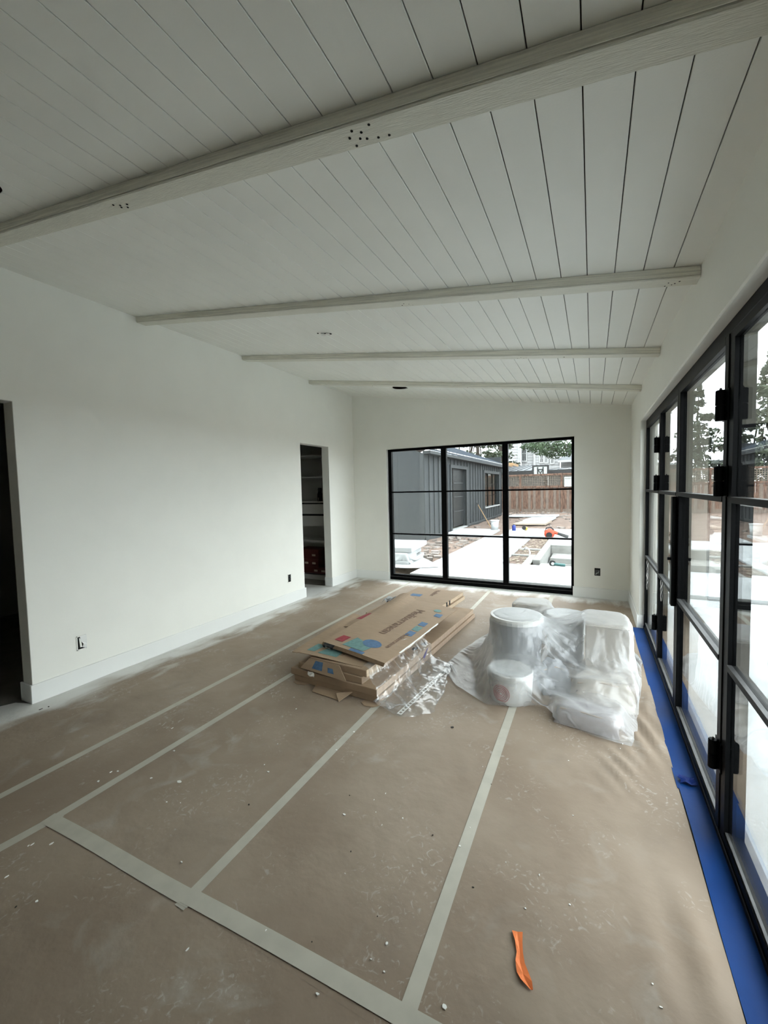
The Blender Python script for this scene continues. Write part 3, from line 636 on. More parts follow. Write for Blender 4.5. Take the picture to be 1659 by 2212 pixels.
DARKS = [(-0.753, 2.335, 0.0168), (-3.373, 1.366, 0.0135), (-3.366, 1.409, 0.0109), (-1.424, 1.342, 0.0092), (-1.028, 1.592, 0.0056), (-0.862, 1.333, 0.0063), (-0.381, 1.397, 0.0057), (-0.802, 0.994, 0.0038), (-0.436, 1.951, 0.0039), (-0.591, 1.548, 0.0066), (-0.648, 1.156, 0.004), (-1.824, 0.627, 0.007)]
for k, (x, y, r) in enumerate(FLECKS): fleck(x, y, r * 0.55, 'fleck', k, FN.get(k))
for k, (x, y, r) in enumerate(DARKS): fleck(x, y, r * 0.6, 'darkfleck', 100 + k)

# ------------------------------------------------------------------ flat carton stack
AN = -0.058
def carton(name, x0, x1, y0, y1, z0, z1, label, m='card', ang=AN, c=(-1.67, 2.42), flaps=(), grain='card2'):
    e = thing(name, ((x0 + x1) / 2, (y0 + y1) / 2, z0), label, 'carton', 'flat cartons stacked on the floor')
    b = MB().box(x0, x1, y0, y1, z0, z1).rot(ang, c); b.build('carton_body', M[m], e, bevel=0.003)
    b = MB().box(x1 - 0.0005, x1 + 0.001, y0 + 0.002, y1 - 0.002, z0 + 0.004, z1 - 0.003).rot(ang, c); b.build('side_face', M[grain], e)
    for f in flaps: b = MB(); f(b); b.rot(ang, c); b.build('flap', M['card'], e)
    return e
Z = 0.006
fl1 = lambda b: b.hexa([(-1.84, 2.416, Z + 0.004), (-1.57, 2.416, Z + 0.004), (-1.57, 2.422, Z + 0.010), (-1.84, 2.422, Z + 0.010), (-1.80, 2.330, Z + 0.001), (-1.56, 2.320, Z + 0.001), (-1.56, 2.320, Z + 0.004), (-1.80, 2.330, Z + 0.004)])
fl2 = lambda b: b.hexa([(-1.56, 2.416, Z + 0.020), (-1.50, 2.418, Z + 0.030), (-1.50, 2.422, Z + 0.032), (-1.56, 2.420, Z + 0.022), (-1.60, 2.350, Z + 0.026), (-1.545, 2.305, Z + 0.0), (-1.545, 2.308, Z + 0.003), (-1.60, 2.353, Z + 0.029)])
fl3 = lambda b: b.prism([(-1.40, 2.422), (-1.40, 2.37), (-1.36, 2.345), (-1.30, 2.355), (-1.27, 2.395), (-1.27, 2.422)], Z, Z + 0.003)
fl4 = lambda b: b.prism([(-2.03, 2.418), (-2.03, 2.385), (-1.98, 2.37), (-1.92, 2.385), (-1.90, 2.418)], Z, Z + 0.003)
carton('flat_carton', -2.045, -1.285, 2.415, 4.50, Z, Z + 0.048, 'bottom long brown carton lying on the floor paper with open flaps', flaps=(fl1, fl2, fl3, fl4))
c2 = carton('flat_carton', -2.070, -1.295, 2.405, 4.48, Z + 0.049, Z + 0.100, 'second long brown carton from the floor with purple mark on its side', flaps=(), grain='card2')
b = MB().prism([(-1.2935, 3.24), (-1.2935, 3.26), (-1.2925, 3.26), (-1.2925, 3.24)], 0, 0.01); b = MB()
b.hexa([(-1.296, 3.12, 0.038), (-1.283, 3.12, 0.038), (-1.283, 3.16, 0.048), (-1.296, 3.16, 0.048), (-1.296, 3.20, 0.088), (-1.2915, 3.20, 0.088), (-1.2915, 3.25, 0.104), (-1.296, 3.25, 0.104)]); b.rot(AN, (-1.67, 2.42)); b.build('purple_mark', M['purple'], c2)
def hole(b, x, y, z, rx, ry): b.v += []; b.prism([(x + rx * math.cos(a * 0.5236), y + ry * math.sin(a * 0.5236)) for a in range(12)], z, z + 0.0008); return b
for hx, hy in ((-1.355, 3.30), (-1.38, 3.17)):
    b = hole(MB(), hx, hy, Z + 0.1001, 0.022, 0.040); b.rot(AN, (-1.67, 2.42)); b.build('hand_hole', M['dark'], c2)
c3 = carton('flat_carton', -2.005, -1.425, 2.420, 3.48, Z + 0.101, Z + 0.150, 'third carton from the floor with a pale end and folded blue-printed flap', flaps=())
b = MB().box(-1.4255, -1.424, 2.422, 2.75, Z + 0.103, Z + 0.148).rot(AN, (-1.67, 2.42)); b.build('pale_side', M['wood'], c3)
# folded flap with the blue square hanging in front
fp3 = [(-1.960, 2.418), (-1.560, 2.418), (-1.530, 2.400), (-1.530, 2.378), (-1.960, 2.378)]
b = MB(); b.hexa([(-1.955, 2.385, Z + 0.128), (-1.535, 2.385, Z + 0.112), (-1.535, 2.389, Z + 0.112), (-1.955, 2.389, Z + 0.128), (-1.90, 2.425, Z + 0.195), (-1.62, 2.425, Z + 0.195), (-1.62, 2.429, Z + 0.195), (-1.90, 2.429, Z + 0.195)])
b.rot(AN, (-1.67, 2.42)); flap = b.build('printed_flap', M['card'], c3)
def on_flap(u0, u1, v0, v1, m, name):
    def P(u, v):
        a = Vector((-1.955, 2.385, Z + 0.128)).lerp(Vector((-1.535, 2.385, Z + 0.112)), u); c = Vector((-1.90, 2.425, Z + 0.195)).lerp(Vector((-1.62, 2.425, Z + 0.195)), u)
        q = a.lerp(c, v); return (q.x, q.y - 0.0012, q.z + 0.0006)
    b = MB().grid([[P(u0, v0), P(u1, v0)], [P(u0, v1), P(u1, v1)]]); b.rot(AN, (-1.67, 2.42)); b.build(name, M[m], flap, solid=0.0006)
on_flap(0.24, 0.48, 0.22, 0.92, 'blueprint', 'blue_square'); on_flap(0.62, 0.76, 0.25, 0.62, 'blueprint', 'blue_patch')
e = thing('tape_wad', (-1.82, 2.36, 0.1), 'little crumpled wad of clear tape on the printed carton flap', 'tape scrap')
P = [[(-1.86 + 0.014 * i, 2.372 - 0.010 * abs(math.sin(i * 2 + j)), 0.105 + 0.011 * j + 0.006 * math.sin(i * 3.1)) for i in range(5)] for j in range(4)]
MB().grid(P).build('wad', M['fleck'], e, solid=0.001)
c4 = carton('flat_carton', -1.90, -1.395, 2.435, 3.48, Z + 0.151, Z + 0.200, 'upper carton with a raw wood end beside the clear wrap', flaps=())
b = MB().box(-1.396, -1.393, 2.437, 2.62, Z + 0.153, Z + 0.198).rot(AN, (-1.67, 2.42)); b.build('wood_end', M['wood'], c4)
c5 = carton('flat_carton', -2.00, -1.41, 3.55, 4.83, Z + 0.101, Z + 0.146, 'lower of two cartons at the far end of the stack', flaps=(), ang=-0.075, c=(-1.7, 4.3), grain='wood')
c6 = carton('flat_carton', -2.03, -1.43, 3.60, 4.83, Z + 0.147, Z + 0.190, 'top carton at the far end with blue print and black straps', flaps=(), ang=-0.075, c=(-1.7, 4.3), grain='wood')
for y in (4.38, 4.30):
    b = MB().box(-1.433, -1.425, y, y + 0.03, Z + 0.105, Z + 0.192).rot(-0.075, (-1.7, 4.3)); b.build('strap', M['strap'], c6)
def text(par, s, size, org, along, up, m, lift=0.0015, name='lettering', surf=None):
    cu = bpy.data.curves.new(name, 'FONT'); cu.body = s; cu.size = size; cu.extrude = 0.0003; cu.resolution_u = 2
    o = bpy.data.objects.new(name, cu); C.objects.link(o)
    dg = bpy.context.evaluated_depsgraph_get(); dg.update(); me = bpy.data.meshes.new_from_object(o.evaluated_get(dg)); bpy.data.objects.remove(o)
    al = Vector(along).normalized(); upv = Vector(up).normalized(); w0 = WORLD[par.name]
    for v in me.vertices:
        q = Vector(org) + al * v.co.x + upv * v.co.y
        z = (surf(q.x, q.y) if surf else q.z) + lift + v.co.z
        v.co = (q.x - w0[0], q.y - w0[1], z - w0[2])
    me.materials.clear(); me.materials.append(M[m]); me.update()
    o = bpy.data.objects.new(name, me); C.objects.link(o); o.parent = par; return o
zt6 = Z + 0.190
b = MB().box(-1.93, -1.80, 4.42, 4.52, zt6, zt6 + 0.0008); b.build('blue_patch', M['blueprint'], c6)
text(c6, 'Mediter', 0.09, (-1.72, 4.78, zt6), (0.03, -1, 0), (1, 0.03, 0), 'brownprint')

# loose cardboard sheets on top
def interp_sheet(cor, n=24, warp=lambda u, v: 0.0):
    """cor: near-left, near-right, far-right, far-left"""
    A, B, Cc, D = [Vector(q) for q in cor]
    return [[tuple((A.lerp(B, i / n)).lerp(D.lerp(Cc, i / n), j / n) + Vector((0, 0, warp(i / n, j / n)))) for i in range(n + 1)] for j in range(n + 1)]
def surf_of(P):
    a = np.array(P).reshape(-1, 3)
    def f(x, y):
        d2 = (a[:, 0] - x) ** 2 + (a[:, 1] - y) ** 2; k = np.argsort(d2)[:4]; wt = 1 / (d2[k] + 1e-6); return float((a[k, 2] * wt).sum() / wt.sum())
    return f
def uvpatch(P, par, pts, m, name):
    """printed patch following the sheet; pts in 0..1 sheet space"""
    n = len(P) - 1
    def S(u, v):
        i = min(n - 1, int(u * n)); j = min(n - 1, int(v * n)); a, c = u * n - i, v * n - j
        q = Vector(P[j][i]).lerp(Vector(P[j][i + 1]), a).lerp(Vector(P[j + 1][i]).lerp(Vector(P[j + 1][i + 1]), a), c); return (q.x, q.y, q.z + 0.0020)
    rows = [[S(*[pts[0][k] + (pts[1][k] - pts[0][k]) * s + (pts[3][k] - pts[0][k]) * t + (pts[0][k] - pts[1][k] + pts[2][k] - pts[3][k]) * s * t for k in (0, 1)]) for s in [i / 8 for i in range(9)]] for t in [j / 8 for j in range(9)]]
    return MB().grid(rows).build(name, M[m], par, solid=0.0004)
def uvdisc(P, par, u, v, ru, rv, m, name):
    n = len(P) - 1; b = MB(); cen = None; pts = []
    def S(u, v):
        i = min(n - 1, max(0, int(u * n))); j = min(n - 1, max(0, int(v * n))); a, c = u * n - i, v * n - j
        q = Vector(P[j][i]).lerp(Vector(P[j][i + 1]), a).lerp(Vector(P[j + 1][i]).lerp(Vector(P[j + 1][i + 1]), a), c); return (q.x, q.y, q.z + 0.0026)
    for r in (0.33, 0.66, 1.0):
        for k in range(24): pts.append(S(u + ru * r * math.cos(k * 0.2618), v + rv * r * math.sin(k * 0.2618)))
    b.v = [S(u, v)] + pts
    for k in range(24):
        k2 = (k + 1) % 24; b.f.append((0, 1 + k, 1 + k2))
        for q in (0, 24): b.f.append((1 + q + k, 1 + q + 24 + k, 1 + q + 24 + k2, 1 + q + k2))
    return b.build(name, M[m], par, solid=0.0003)
e1 = thing('cardboard_sheet', (-1.75, 2.8, 0.21), 'lower loose cardboard sheet with teal print at the near end of the stack', 'cardboard', 'loose cardboard sheets')
PE = interp_sheet([(-2.075, 2.455, 0.222), (-1.450, 2.455, 0.212), (-1.42, 3.45, 0.214), (-2.12, 3.45, 0.226)], 20, lambda u, v: 0.004 * math.sin(5 * u + 3 * v) + 0.010 * (v - 0.4) * (u < 0.1))
MB().slab(PE, 0.004).build('board', M['card'], e1)
uvpatch(PE, e1, [(0.16, 0.06), (0.27, 0.06), (0.30, 0.20), (0.18, 0.20)], 'teal', 'teal_patch')
uvpatch(PE, e1, [(0.33, 0.05), (0.60, 0.05), (0.62, 0.30), (0.42, 0.30)], 'teal', 'teal_print')
text(e1, 'Con', 0.085, (-1.72, 2.69, 0.22), (0.1, -1, 0), (1, 0.1, 0), 'brownprint', 0.003, surf=surf_of(PE))
e1b = thing('cardboard_sheet', (-1.95, 3.6, 0.2), 'folded cardboard strip with red print on the left of the stack', 'cardboard', 'loose cardboard sheets')
PS = interp_sheet([(-2.06, 3.10, 0.215), (-1.75, 3.06, 0.222), (-1.78, 4.25, 0.225), (-2.02, 4.25, 0.20)], 16, lambda u, v: 0.02 * math.sin(3.1 * u) + 0.006 * math.sin(9 * v))
MB().slab(PS, 0.004).build('board', M['card'], e1b)
uvpatch(PS, e1b, [(0.12, 0.20), (0.52, 0.17), (0.50, 0.36), (0.14, 0.40)], 'redprint', 'red_patch')
e2 = thing('cardboard_sheet', (-1.6, 3.3, 0.25), 'big tilted cardboard sheet on top of the stack with blue circle and lettering', 'cardboard', 'loose cardboard sheets')
def warpF(u, v):
    r = 0.055 * math.exp(-((u - 0.12) ** 2) / 0.02) * max(0, v - 0.55) / 0.45        # ridge at the far left
    return r + 0.012 * math.sin(math.pi * u) * math.sin(math.pi * v) + 0.004 * math.sin(7 * v + 3 * u)
PF = interp_sheet([(-1.905, 2.630, 0.262), (-1.290, 2.500, 0.245), (-1.235, 4.06, 0.208), (-1.955, 4.200, 0.232)], 28, warpF)
MB().slab(PF, 0.004).build('board', M['card'], e2)
# front thickness (folded carton edge) with dark foil
PFt = [[PF[0][i], (PF[0][i][0] - 0.005, PF[0][i][1] - 0.012, PF[0][i][2] - 0.024)] for i in range(29)]
MB().grid(PFt).build('folded_edge', M['cardedge'], e2, solid=0.003)
PFf = [[(PF[0][i][0], PF[0][i][1] - 0.004, PF[0][i][2] + 0.001), (PF[0][i][0] - 0.008, PF[0][i][1] - 0.022 - 0.006 * (i % 2), PF[0][i][2] - 0.014), (PF[0][i][0] - 0.010, PF[0][i][1] - 0.016, PF[0][i][2] - 0.026 - 0.004 * (i % 3))] for i in range(1, 7)]
MB().grid(PFf).build('foil_tape', M['strap'], e2, solid=0.001)
PFf = [[(x, y - 0.002, z + 0.0015), (x - 0.004, y - 0.004, z - 0.020)] for x, y, z in [(q[0][0] - 0.004, q[0][1] - 0.016, q[0][2] - 0.010) for q in PFt[2:6]]]
MB().grid(PFf).build('foil_glint', M['silver'], e2, solid=0.001)
PFe = [[(PF[j][28][0] - 0.003, PF[j][28][1], PF[j][28][2] + 0.0012), (PF[j][28][0] + 0.006 + 0.003 * (j % 3), PF[j][28][1] + 0.004, PF[j][28][2] - 0.002)] for j in range(4, 19)]
MB().grid(PFe).build('torn_edge', M['fleck'], e2, solid=0.001)
uvpatch(PF, e2, [(0.10, 0.055), (0.24, 0.055), (0.26, 0.130), (0.13, 0.130)], 'redprint', 'red_patch')
uvpatch(PF, e2, [(0.28, 0.030), (0.62, 0.030), (0.66, 0.100), (0.34, 0.150)], 'teal', 'teal_print')
uvdisc(PF, e2, 0.60, 0.135, 0.135, 0.046, 'blueprint', 'blue_circle')
uvpatch(PF, e2, [(0.44, 0.000), (0.66, 0.000), (0.66, 0.026), (0.44, 0.026)], 'blueprint', 'blue_edge_print')
for u0, u1, v0, v1 in ((0.80, 0.90, 0.36, 0.43), (0.80, 0.90, 0.445, 0.52), (0.80, 0.90, 0.535, 0.60)): uvpatch(PF, e2, [(u0, v0), (u1, v0), (u1, v1), (u0, v1)], 'blueprint' if v0 != 0.445 else 'teal', 'blue_block')
uvdisc(PF, e2, 0.80, 0.86, 0.055, 0.030, 'teal', 'teal_dot'); uvpatch(PF, e2, [(0.84, 0.74), (0.94, 0.74), (0.93, 0.81), (0.83, 0.80)], 'blueprint', 'blue_block')
sf = surf_of(PF)
text(e2, 'Mediterranean', 0.135, (-1.575, 3.80, 0.25), (-0.035, -1, 0), (1, -0.035, 0), 'brownprint', 0.003, surf=sf)
text(e2, 'Mediterranean', 0.062, (-1.405, 3.12, 0.25), (-0.035, -1, 0), (1, -0.035, 0), 'brownprint', 0.003, surf=sf)
e = thing('paper_wad', (-2.02, 4.1, 0.2), 'crumpled grey wrapping paper tucked behind the tilted cardboard sheet', 'wrapping paper')
P = [[(-2.11 + 0.030 * i, 4.05 + 0.035 * j + 0.01 * math.sin(i * 2.2), 0.19 + 0.035 * abs(math.sin(i * 1.3 + j * 0.9)) + 0.012 * math.sin(i * 3 + j * 5)) for i in range(6)] for j in range(6)]
MB().grid(P).build('crumple', M['foam'], e, solid=0.001)
# perforated white strip
e = thing('perforated_strip', (-1.08, 2.6, 0), 'white perforated metal strip lying between the cartons and the plastic sheet', 'metal strip')
p0, p1 = Vector((-1.106, 2.325, 0.010)), Vector((-1.030, 3.12, 0.010)); dv = (p1 - p0).normalized(); sv = Vector((dv.y, -dv.x, 0)) * 0.016
b = MB(); nh = 24; L = (p1 - p0).length
for s0, s1 in ((-1, -0.55), (0.55, 1)): b.hexa([p0 + sv * s0, p0 + sv * s1, p1 + sv * s1, p1 + sv * s0] + [q + Vector((0, 0, 0.002)) for q in (p0 + sv * s0, p0 + sv * s1, p1 + sv * s1, p1 + sv * s0)])
for k in range(nh + 1):
    a = p0 + dv * (L * k / (nh + 0.3)); c = a + dv * 0.011
    b.hexa([a - sv * 0.55, a + sv * 0.55, c + sv * 0.55, c - sv * 0.55] + [q + Vector((0, 0, 0.002)) for q in (a - sv * 0.55, a + sv * 0.55, c + sv * 0.55, c - sv * 0.55)])
b.build('strip', M['fleck'], e)

# ------------------------------------------------------------------ draped plastic
def drape(nx, ny, s, center, ang, z0, obst, steps=260, iters=8, seed=1, floor=0.008, pins=None, bend=.05, thick=0.004, noise=0.004):
    rng=np.random.default_rng(seed)
    gx=(np.arange(nx)-(nx-1)/2)*s; gy=(np.arange(ny)-(ny-1)/2)*s
    X,Y=np.meshgrid(gx,gy); ca,sa=np.cos(ang),np.sin(ang)
    P=np.stack([center[0]+X*ca-Y*sa, center[1]+X*sa+Y*ca, np.full_like(X,z0)],-1)
    P[...,2]+=rng.normal(0,noise,X.shape)
    Q=P.copy(); dt=1/60; g=np.array([0,0,-9.8*dt*dt])
    def con(a,b,L,k=1.0):
        d=b-a; l=np.sqrt((d*d).sum(-1,keepdims=True))+1e-12; c=d*(0.5*k*(l-L)/l); a+=c; b-=c
    if pins is not None: pidx,ptgt,pw=pins; pst=P[pidx[0],pidx[1]].copy()
    for st in range(steps):
        V=(P-Q)*0.97; Q=P.copy(); P=P+V+g
        for it in range(iters):
            for o in (0,1):
                n=(nx-o)//2; con(P[:,o:o+2*n:2],P[:,o+1:o+2*n:2],s)
                n=(ny-o)//2; con(P[o:o+2*n:2],P[o+1:o+2*n:2],s)
            d=s*2**.5
            for o in (0,1):
                n=(nx-o)//2; m=(ny)//2
                for p in (0,1):
                    m=(ny-p)//2
                    con(P[p:p+2*m:2,o:o+2*n:2],P[p+1:p+2*m:2,o+1:o+2*n:2],d,.6); con(P[p:p+2*m:2,o+1:o+2*n:2],P[p+1:p+2*m:2,o:o+2*n:2],d,.6)
            if it%2==1:
                for o in (0,1,2,3):
                    n=(nx-2-o+3)//4
                    if n>0: 
                        a=P[:,o:nx-2:4];b=P[:,o+2:nx:4];con(a,b[:,:a.shape[1]],2*s,bend)
                        a=P[o:ny-2:4];b=P[o+2:ny:4];con(a,b[:a.shape[0]],2*s,bend)
            if pins is not None:
                a=min(1.0,st/(steps*.55)); tg=pst*(1-a)+ptgt*a; cur=P[pidx[0],pidx[1]]; P[pidx[0],pidx[1]]=cur+(tg-cur)*pw
            # collisions
            hit=np.zeros(X.shape,bool)
            for ob in obst:
                if ob[0]=='cyl':
                    _,cx,cy,R,h=ob; R+=thick;h+=thick
                    dx=P[...,0]-cx;dy=P[...,1]-cy;r=np.sqrt(dx*dx+dy*dy)+1e-9
                    ins=(r<R)&(P[...,2]<h)
                    up=ins&((h-P[...,2])<(R-r)); sd=ins&~up
                    P[...,2]=np.where(up,h,P[...,2]); f=np.where(sd,R/r,1.0)
                    P[...,0]=cx+dx*f;P[...,1]=cy+dy*f; hit|=ins
                else:
                    _,x0,x1,y0,y1,h,an=ob
                    mx,my=(x0+x1)/2,(y0+y1)/2;c,sn=np.cos(-an),np.sin(-an)
                    dx=P[...,0]-mx;dy=P[...,1]-my;lx=dx*c-dy*sn;ly=dx*sn+dy*c
                    hx,hy,hh=(x1-x0)/2+thick,(y1-y0)/2+thick,h+thick
                    px,py,pz=hx-abs(lx),hy-abs(ly),hh-P[...,2]
                    ins=(px>0)&(py>0)&(pz>0)
                    w=np.argmin(np.stack([px,py,pz]),0)
                    lx=np.where(ins&(w==0),np.sign(lx)*hx,lx);ly=np.where(ins&(w==1),np.sign(ly)*hy,ly)
                    P[...,2]=np.where(ins&(w==2),hh,P[...,2])
                    P[...,0]=np.where(ins,mx+lx*c+ly*sn,P[...,0]);P[...,1]=np.where(ins,my-lx*sn+ly*c,P[...,1]); hit|=ins
            fl=P[...,2]<floor; P[...,2]=np.where(fl,floor,P[...,2]); hit|=fl
        # friction
        k=np.where(hit,0.75,0.0)[...,None]; Q=Q+(P-Q)*k
    return P

def cloth_obj(P, name, m, par):
    ny, nx = P.shape[:2]; b = MB(); b.grid([[tuple(map(float, P[j, i])) for i in range(nx)] for j in range(ny)])
    o = b.build(name, m, par, smooth=True); sd = o.modifiers.new('sub', 'SUBSURF'); sd.levels = 1; sd.render_levels = 1; return o

def pail(name, x, y, r, h, label, m='pail', lab=None, lid=True, taper=0.92):
    e = thing(name, (x, y, 0.006), label, 'pail', 'containers under the plastic sheet')
    part('pail_body', M[m], e, lambda b: b.lathe([(r * taper, 0.006), (r * taper + 0.002, 0.010), (r * 0.985, h - 0.035)] + ([] if lid else [(r * 0.985, h - 0.004), (r * 0.945, h - 0.004), (r * (taper - 0.04), 0.03), (0.001, 0.03)]), (x, y, 0), 32), smooth=lid)
    part('pail_rim', M['pail'], e, lambda b: b.lathe([(r * 0.985, h - 0.040), (r, h - 0.038), (r, h - (0.028 if lid else 0.0)), (r * 0.985, h - (0.026 if lid else -0.001))], (x, y, 0), 32))
    if lid: part('pail_lid', M[m], e, lambda b: b.lathe([(r * 0.99, h - 0.026), (r, h - 0.022), (r, h - 0.004), (r * 0.97, h), (r * 0.93, h - 0.004), (0.001, h - 0.004)], (x, y, 0), 32))
    if lab:
        part('pail_label', M['pail'], e, lambda b: b.grid([[(x + (r * 0.975 + 0.003) * math.sin(a), y - (r * 0.975 + 0.003) * math.cos(a), z) for a in [-0.75 + 0.1 * k for k in range(12)]] for z in (0.035, h - 0.06)]))
        for q in range(5):
            rr = 0.012 + 0.011 * q; pts = []
            for k in range(25):
                t = k / 24 * 2 * math.pi; a = -0.25 + rr * math.cos(t) / r; z = 0.085 + rr * math.sin(t)
                pts.append((x + (r * 0.975 + 0.005) * math.sin(a), y - (r * 0.975 + 0.005) * math.cos(a), min(max(z, 0.036), h - 0.061)))
            part('label_ring', M[lab], e, lambda b: b.tube(pts, 0.0022, 5))
    return e
pail('paint_pail', -0.50, 2.86, 0.150, 0.205, 'front white pail with red rings on its label under the plastic', lab='label_red')
pail('plastic_bin', -0.52, 3.25, 0.195, 0.47, 'tallest round bin holding up the plastic sheet', m='bingrey', lid=False, taper=0.85)
pail('paint_bucket', -0.20, 3.76, 0.155, 0.37, 'rear white bucket under the plastic next to the tall bin')
e = thing('carton_box', (0.10, 3.5, 0.006), 'upright beige carton under the right side of the plastic', 'box')
bx('carton_body', M['boxbeige'], e, -0.04, 0.24, 3.32, 3.72, 0.006, 0.42, bevel=0.004); bx('top_flap', M['boxbeige'], e, -0.04, 0.24, 3.32, 3.515, 0.421, 0.425); bx('top_flap', M['boxbeige'], e, -0.04, 0.24, 3.525, 3.72, 0.421, 0.425)
e = thing('carton_box', (-0.5, 4.08, 0.006), 'pale carton under the back edge of the plastic', 'box')
bx('carton_body', M['boxbeige'], e, -0.66, -0.36, 3.96, 4.2, 0.006, 0.345, bevel=0.004); bx('top_flap', M['boxbeige'], e, -0.66, -0.36, 3.96, 4.2, 0.346, 0.350)
def sack(name, x, y, lx, ly, h, ang, label, m='bag'):
    e = thing(name, (x, y, 0.006), label, 'bag', 'bags under the plastic sheet')
    n = 18; P = []; Q = []
    for j in range(n + 1):
        a = []; c = []
        for i in range(n + 1):
            u, v = i / n * 2 - 1, j / n * 2 - 1; t = max(0, (1 - u ** 4) * (1 - v ** 4)) ** 0.45
            w = 1 + 0.05 * math.sin(5 * u + 3 * v)
            a.append((x + lx / 2 * u * w, y + ly / 2 * v, 0.007 + h * t * (1 + 0.08 * math.sin(6 * u) * math.cos(5 * v)))); c.append((x + lx / 2 * u * w, y + ly / 2 * v, 0.0065))
        P.append(a); Q.append(c)
    b = MB().grid(P).grid(Q); b.rot(ang, (x, y)); b.build('sack_body', M[m], e, smooth=True)
    b = MB().tube([(x - lx * 0.40, y - ly * 0.30, 0.007 + h * 0.80), (x, y - ly * 0.34, 0.007 + h * 0.95), (x + lx * 0.40, y - ly * 0.30, 0.007 + h * 0.80)], 0.004, 6); b.rot(ang, (x, y)); b.build('sack_seam', M['tanlabel'], e)
sack('paper_sack', -0.02, 2.74, 0.36, 0.24, 0.095, -0.15, 'low paper sack under the front right corner of the plastic')
sack('paper_sack', 0.06, 3.06, 0.38, 0.30, 0.17, 0.1, 'plump sack between the front corner and the upright carton', 'boxbeige')
sack('paper_sack', -0.24, 3.10, 0.20, 0.22, 0.20, 0.3, 'dark sack in the middle seen through the torn plastic', 'pailgrey')
OB = [('cyl', -0.52, 3.25, 0.197, 0.475), ('cyl', -0.20, 3.76, 0.158, 0.374), ('cyl', -0.50, 2.86, 0.153, 0.21), ('box', -0.055, 0.255, 3.305, 3.735, 0.440, 0.0),
      ('box', -0.67, -0.35, 3.95, 4.21, 0.364, 0.0), ('box', -0.20, 0.16, 2.62, 2.86, 0.108, -0.15), ('box', -0.13, 0.25, 2.91, 3.21, 0.190, 0.1), ('box', -0.33, -0.15, 3.0, 3.2, 0.20, 0.3)]
OUT = [(-1.075, 3.08), (-0.88, 2.84), (-0.62, 2.67), (-0.42, 2.74), (-0.28, 2.82), (-0.16, 2.66), (0.02, 2.575), (0.20, 2.555), (0.245, 2.75), (0.265, 3.0), (0.325, 3.4), (0.365, 3.90),
       (0.24, 4.20), (-0.10, 4.38), (-0.45, 4.44), (-0.80, 4.35), (-0.95, 3.90), (-1.04, 3.45), (-1.075, 3.08)]
def along(pts, n):
    a = np.array(pts); L = np.r_[0, np.cumsum(np.hypot(*np.diff(a, axis=0).T))]; t = np.linspace(0, L[-1], n); return np.c_[np.interp(t, L, a[:, 0]), np.interp(t, L, a[:, 1])]
def rim_pins(nx, ny, front, right, back, left, z, w):
    """front left->right, right front->back, back left->right, left front->back"""
    I, J, T = [], [], []
    for j, row in ((0, along(front, nx)), (ny - 1, along(back, nx))):
        for i in range(nx): I.append(j); J.append(i); T.append((*row[i], z))
    for i, colm in ((0, along(left, ny)), (nx - 1, along(right, ny))):
        for j in range(1, ny - 1): I.append(j); J.append(i); T.append((*colm[j], z))
    return (np.array(I), np.array(J)), np.array(T), w
NX, NY = 88, 104
pins = rim_pins(NX, NY, OUT[0:8], OUT[7:12], OUT[15:10:-1], OUT[18:14:-1], 0.012, 0.9)
PS_ = drape(NX, NY, 0.0158, (-0.36, 3.46), -0.10, 0.56, OB, steps=220, iters=9, seed=3, floor=0.011, pins=pins, bend=0.02, noise=0.012)
def folds(P, sup, amp):
    """gathers that fan out from the rims of what holds the sheet up"""
    x, y, z = P[..., 0].copy(), P[..., 1].copy(), P[..., 2].copy(); best = np.full(x.shape, 9.0); th = np.zeros(x.shape); ux = np.zeros(x.shape); uy = np.zeros(x.shape)
    for k, (cx, cy, r, h) in enumerate(sup):
        dx, dy = x - cx, y - cy; rr = np.sqrt(dx * dx + dy * dy) + 1e-9; d = rr - r; m = d < best
        best = np.where(m, d, best); th = np.where(m, np.arctan2(dy, dx) + k, th); ux = np.where(m, dx / rr, ux); uy = np.where(m, dy / rr, uy)
    w = np.clip((best - 0.01) / 0.08, 0, 1) * np.clip((z - 0.012) / 0.06, 0, 1) * np.exp(-np.clip(best, 0, 1) / 0.35)
    f = np.abs(np.sin(th * 9 + 1.6 * np.sin(2.3 * th) + 5 * best)) ** 0.7 + 0.6 * np.abs(np.sin(th * 17 + 2.0 * np.sin(3.1 * th + 1) - 7 * best)) - 0.9
    P[..., 0] += ux * f * amp * w; P[..., 1] += uy * f * amp * w; P[..., 2] += 0.5 * np.clip(f, 0, 2) * amp * w
    return P
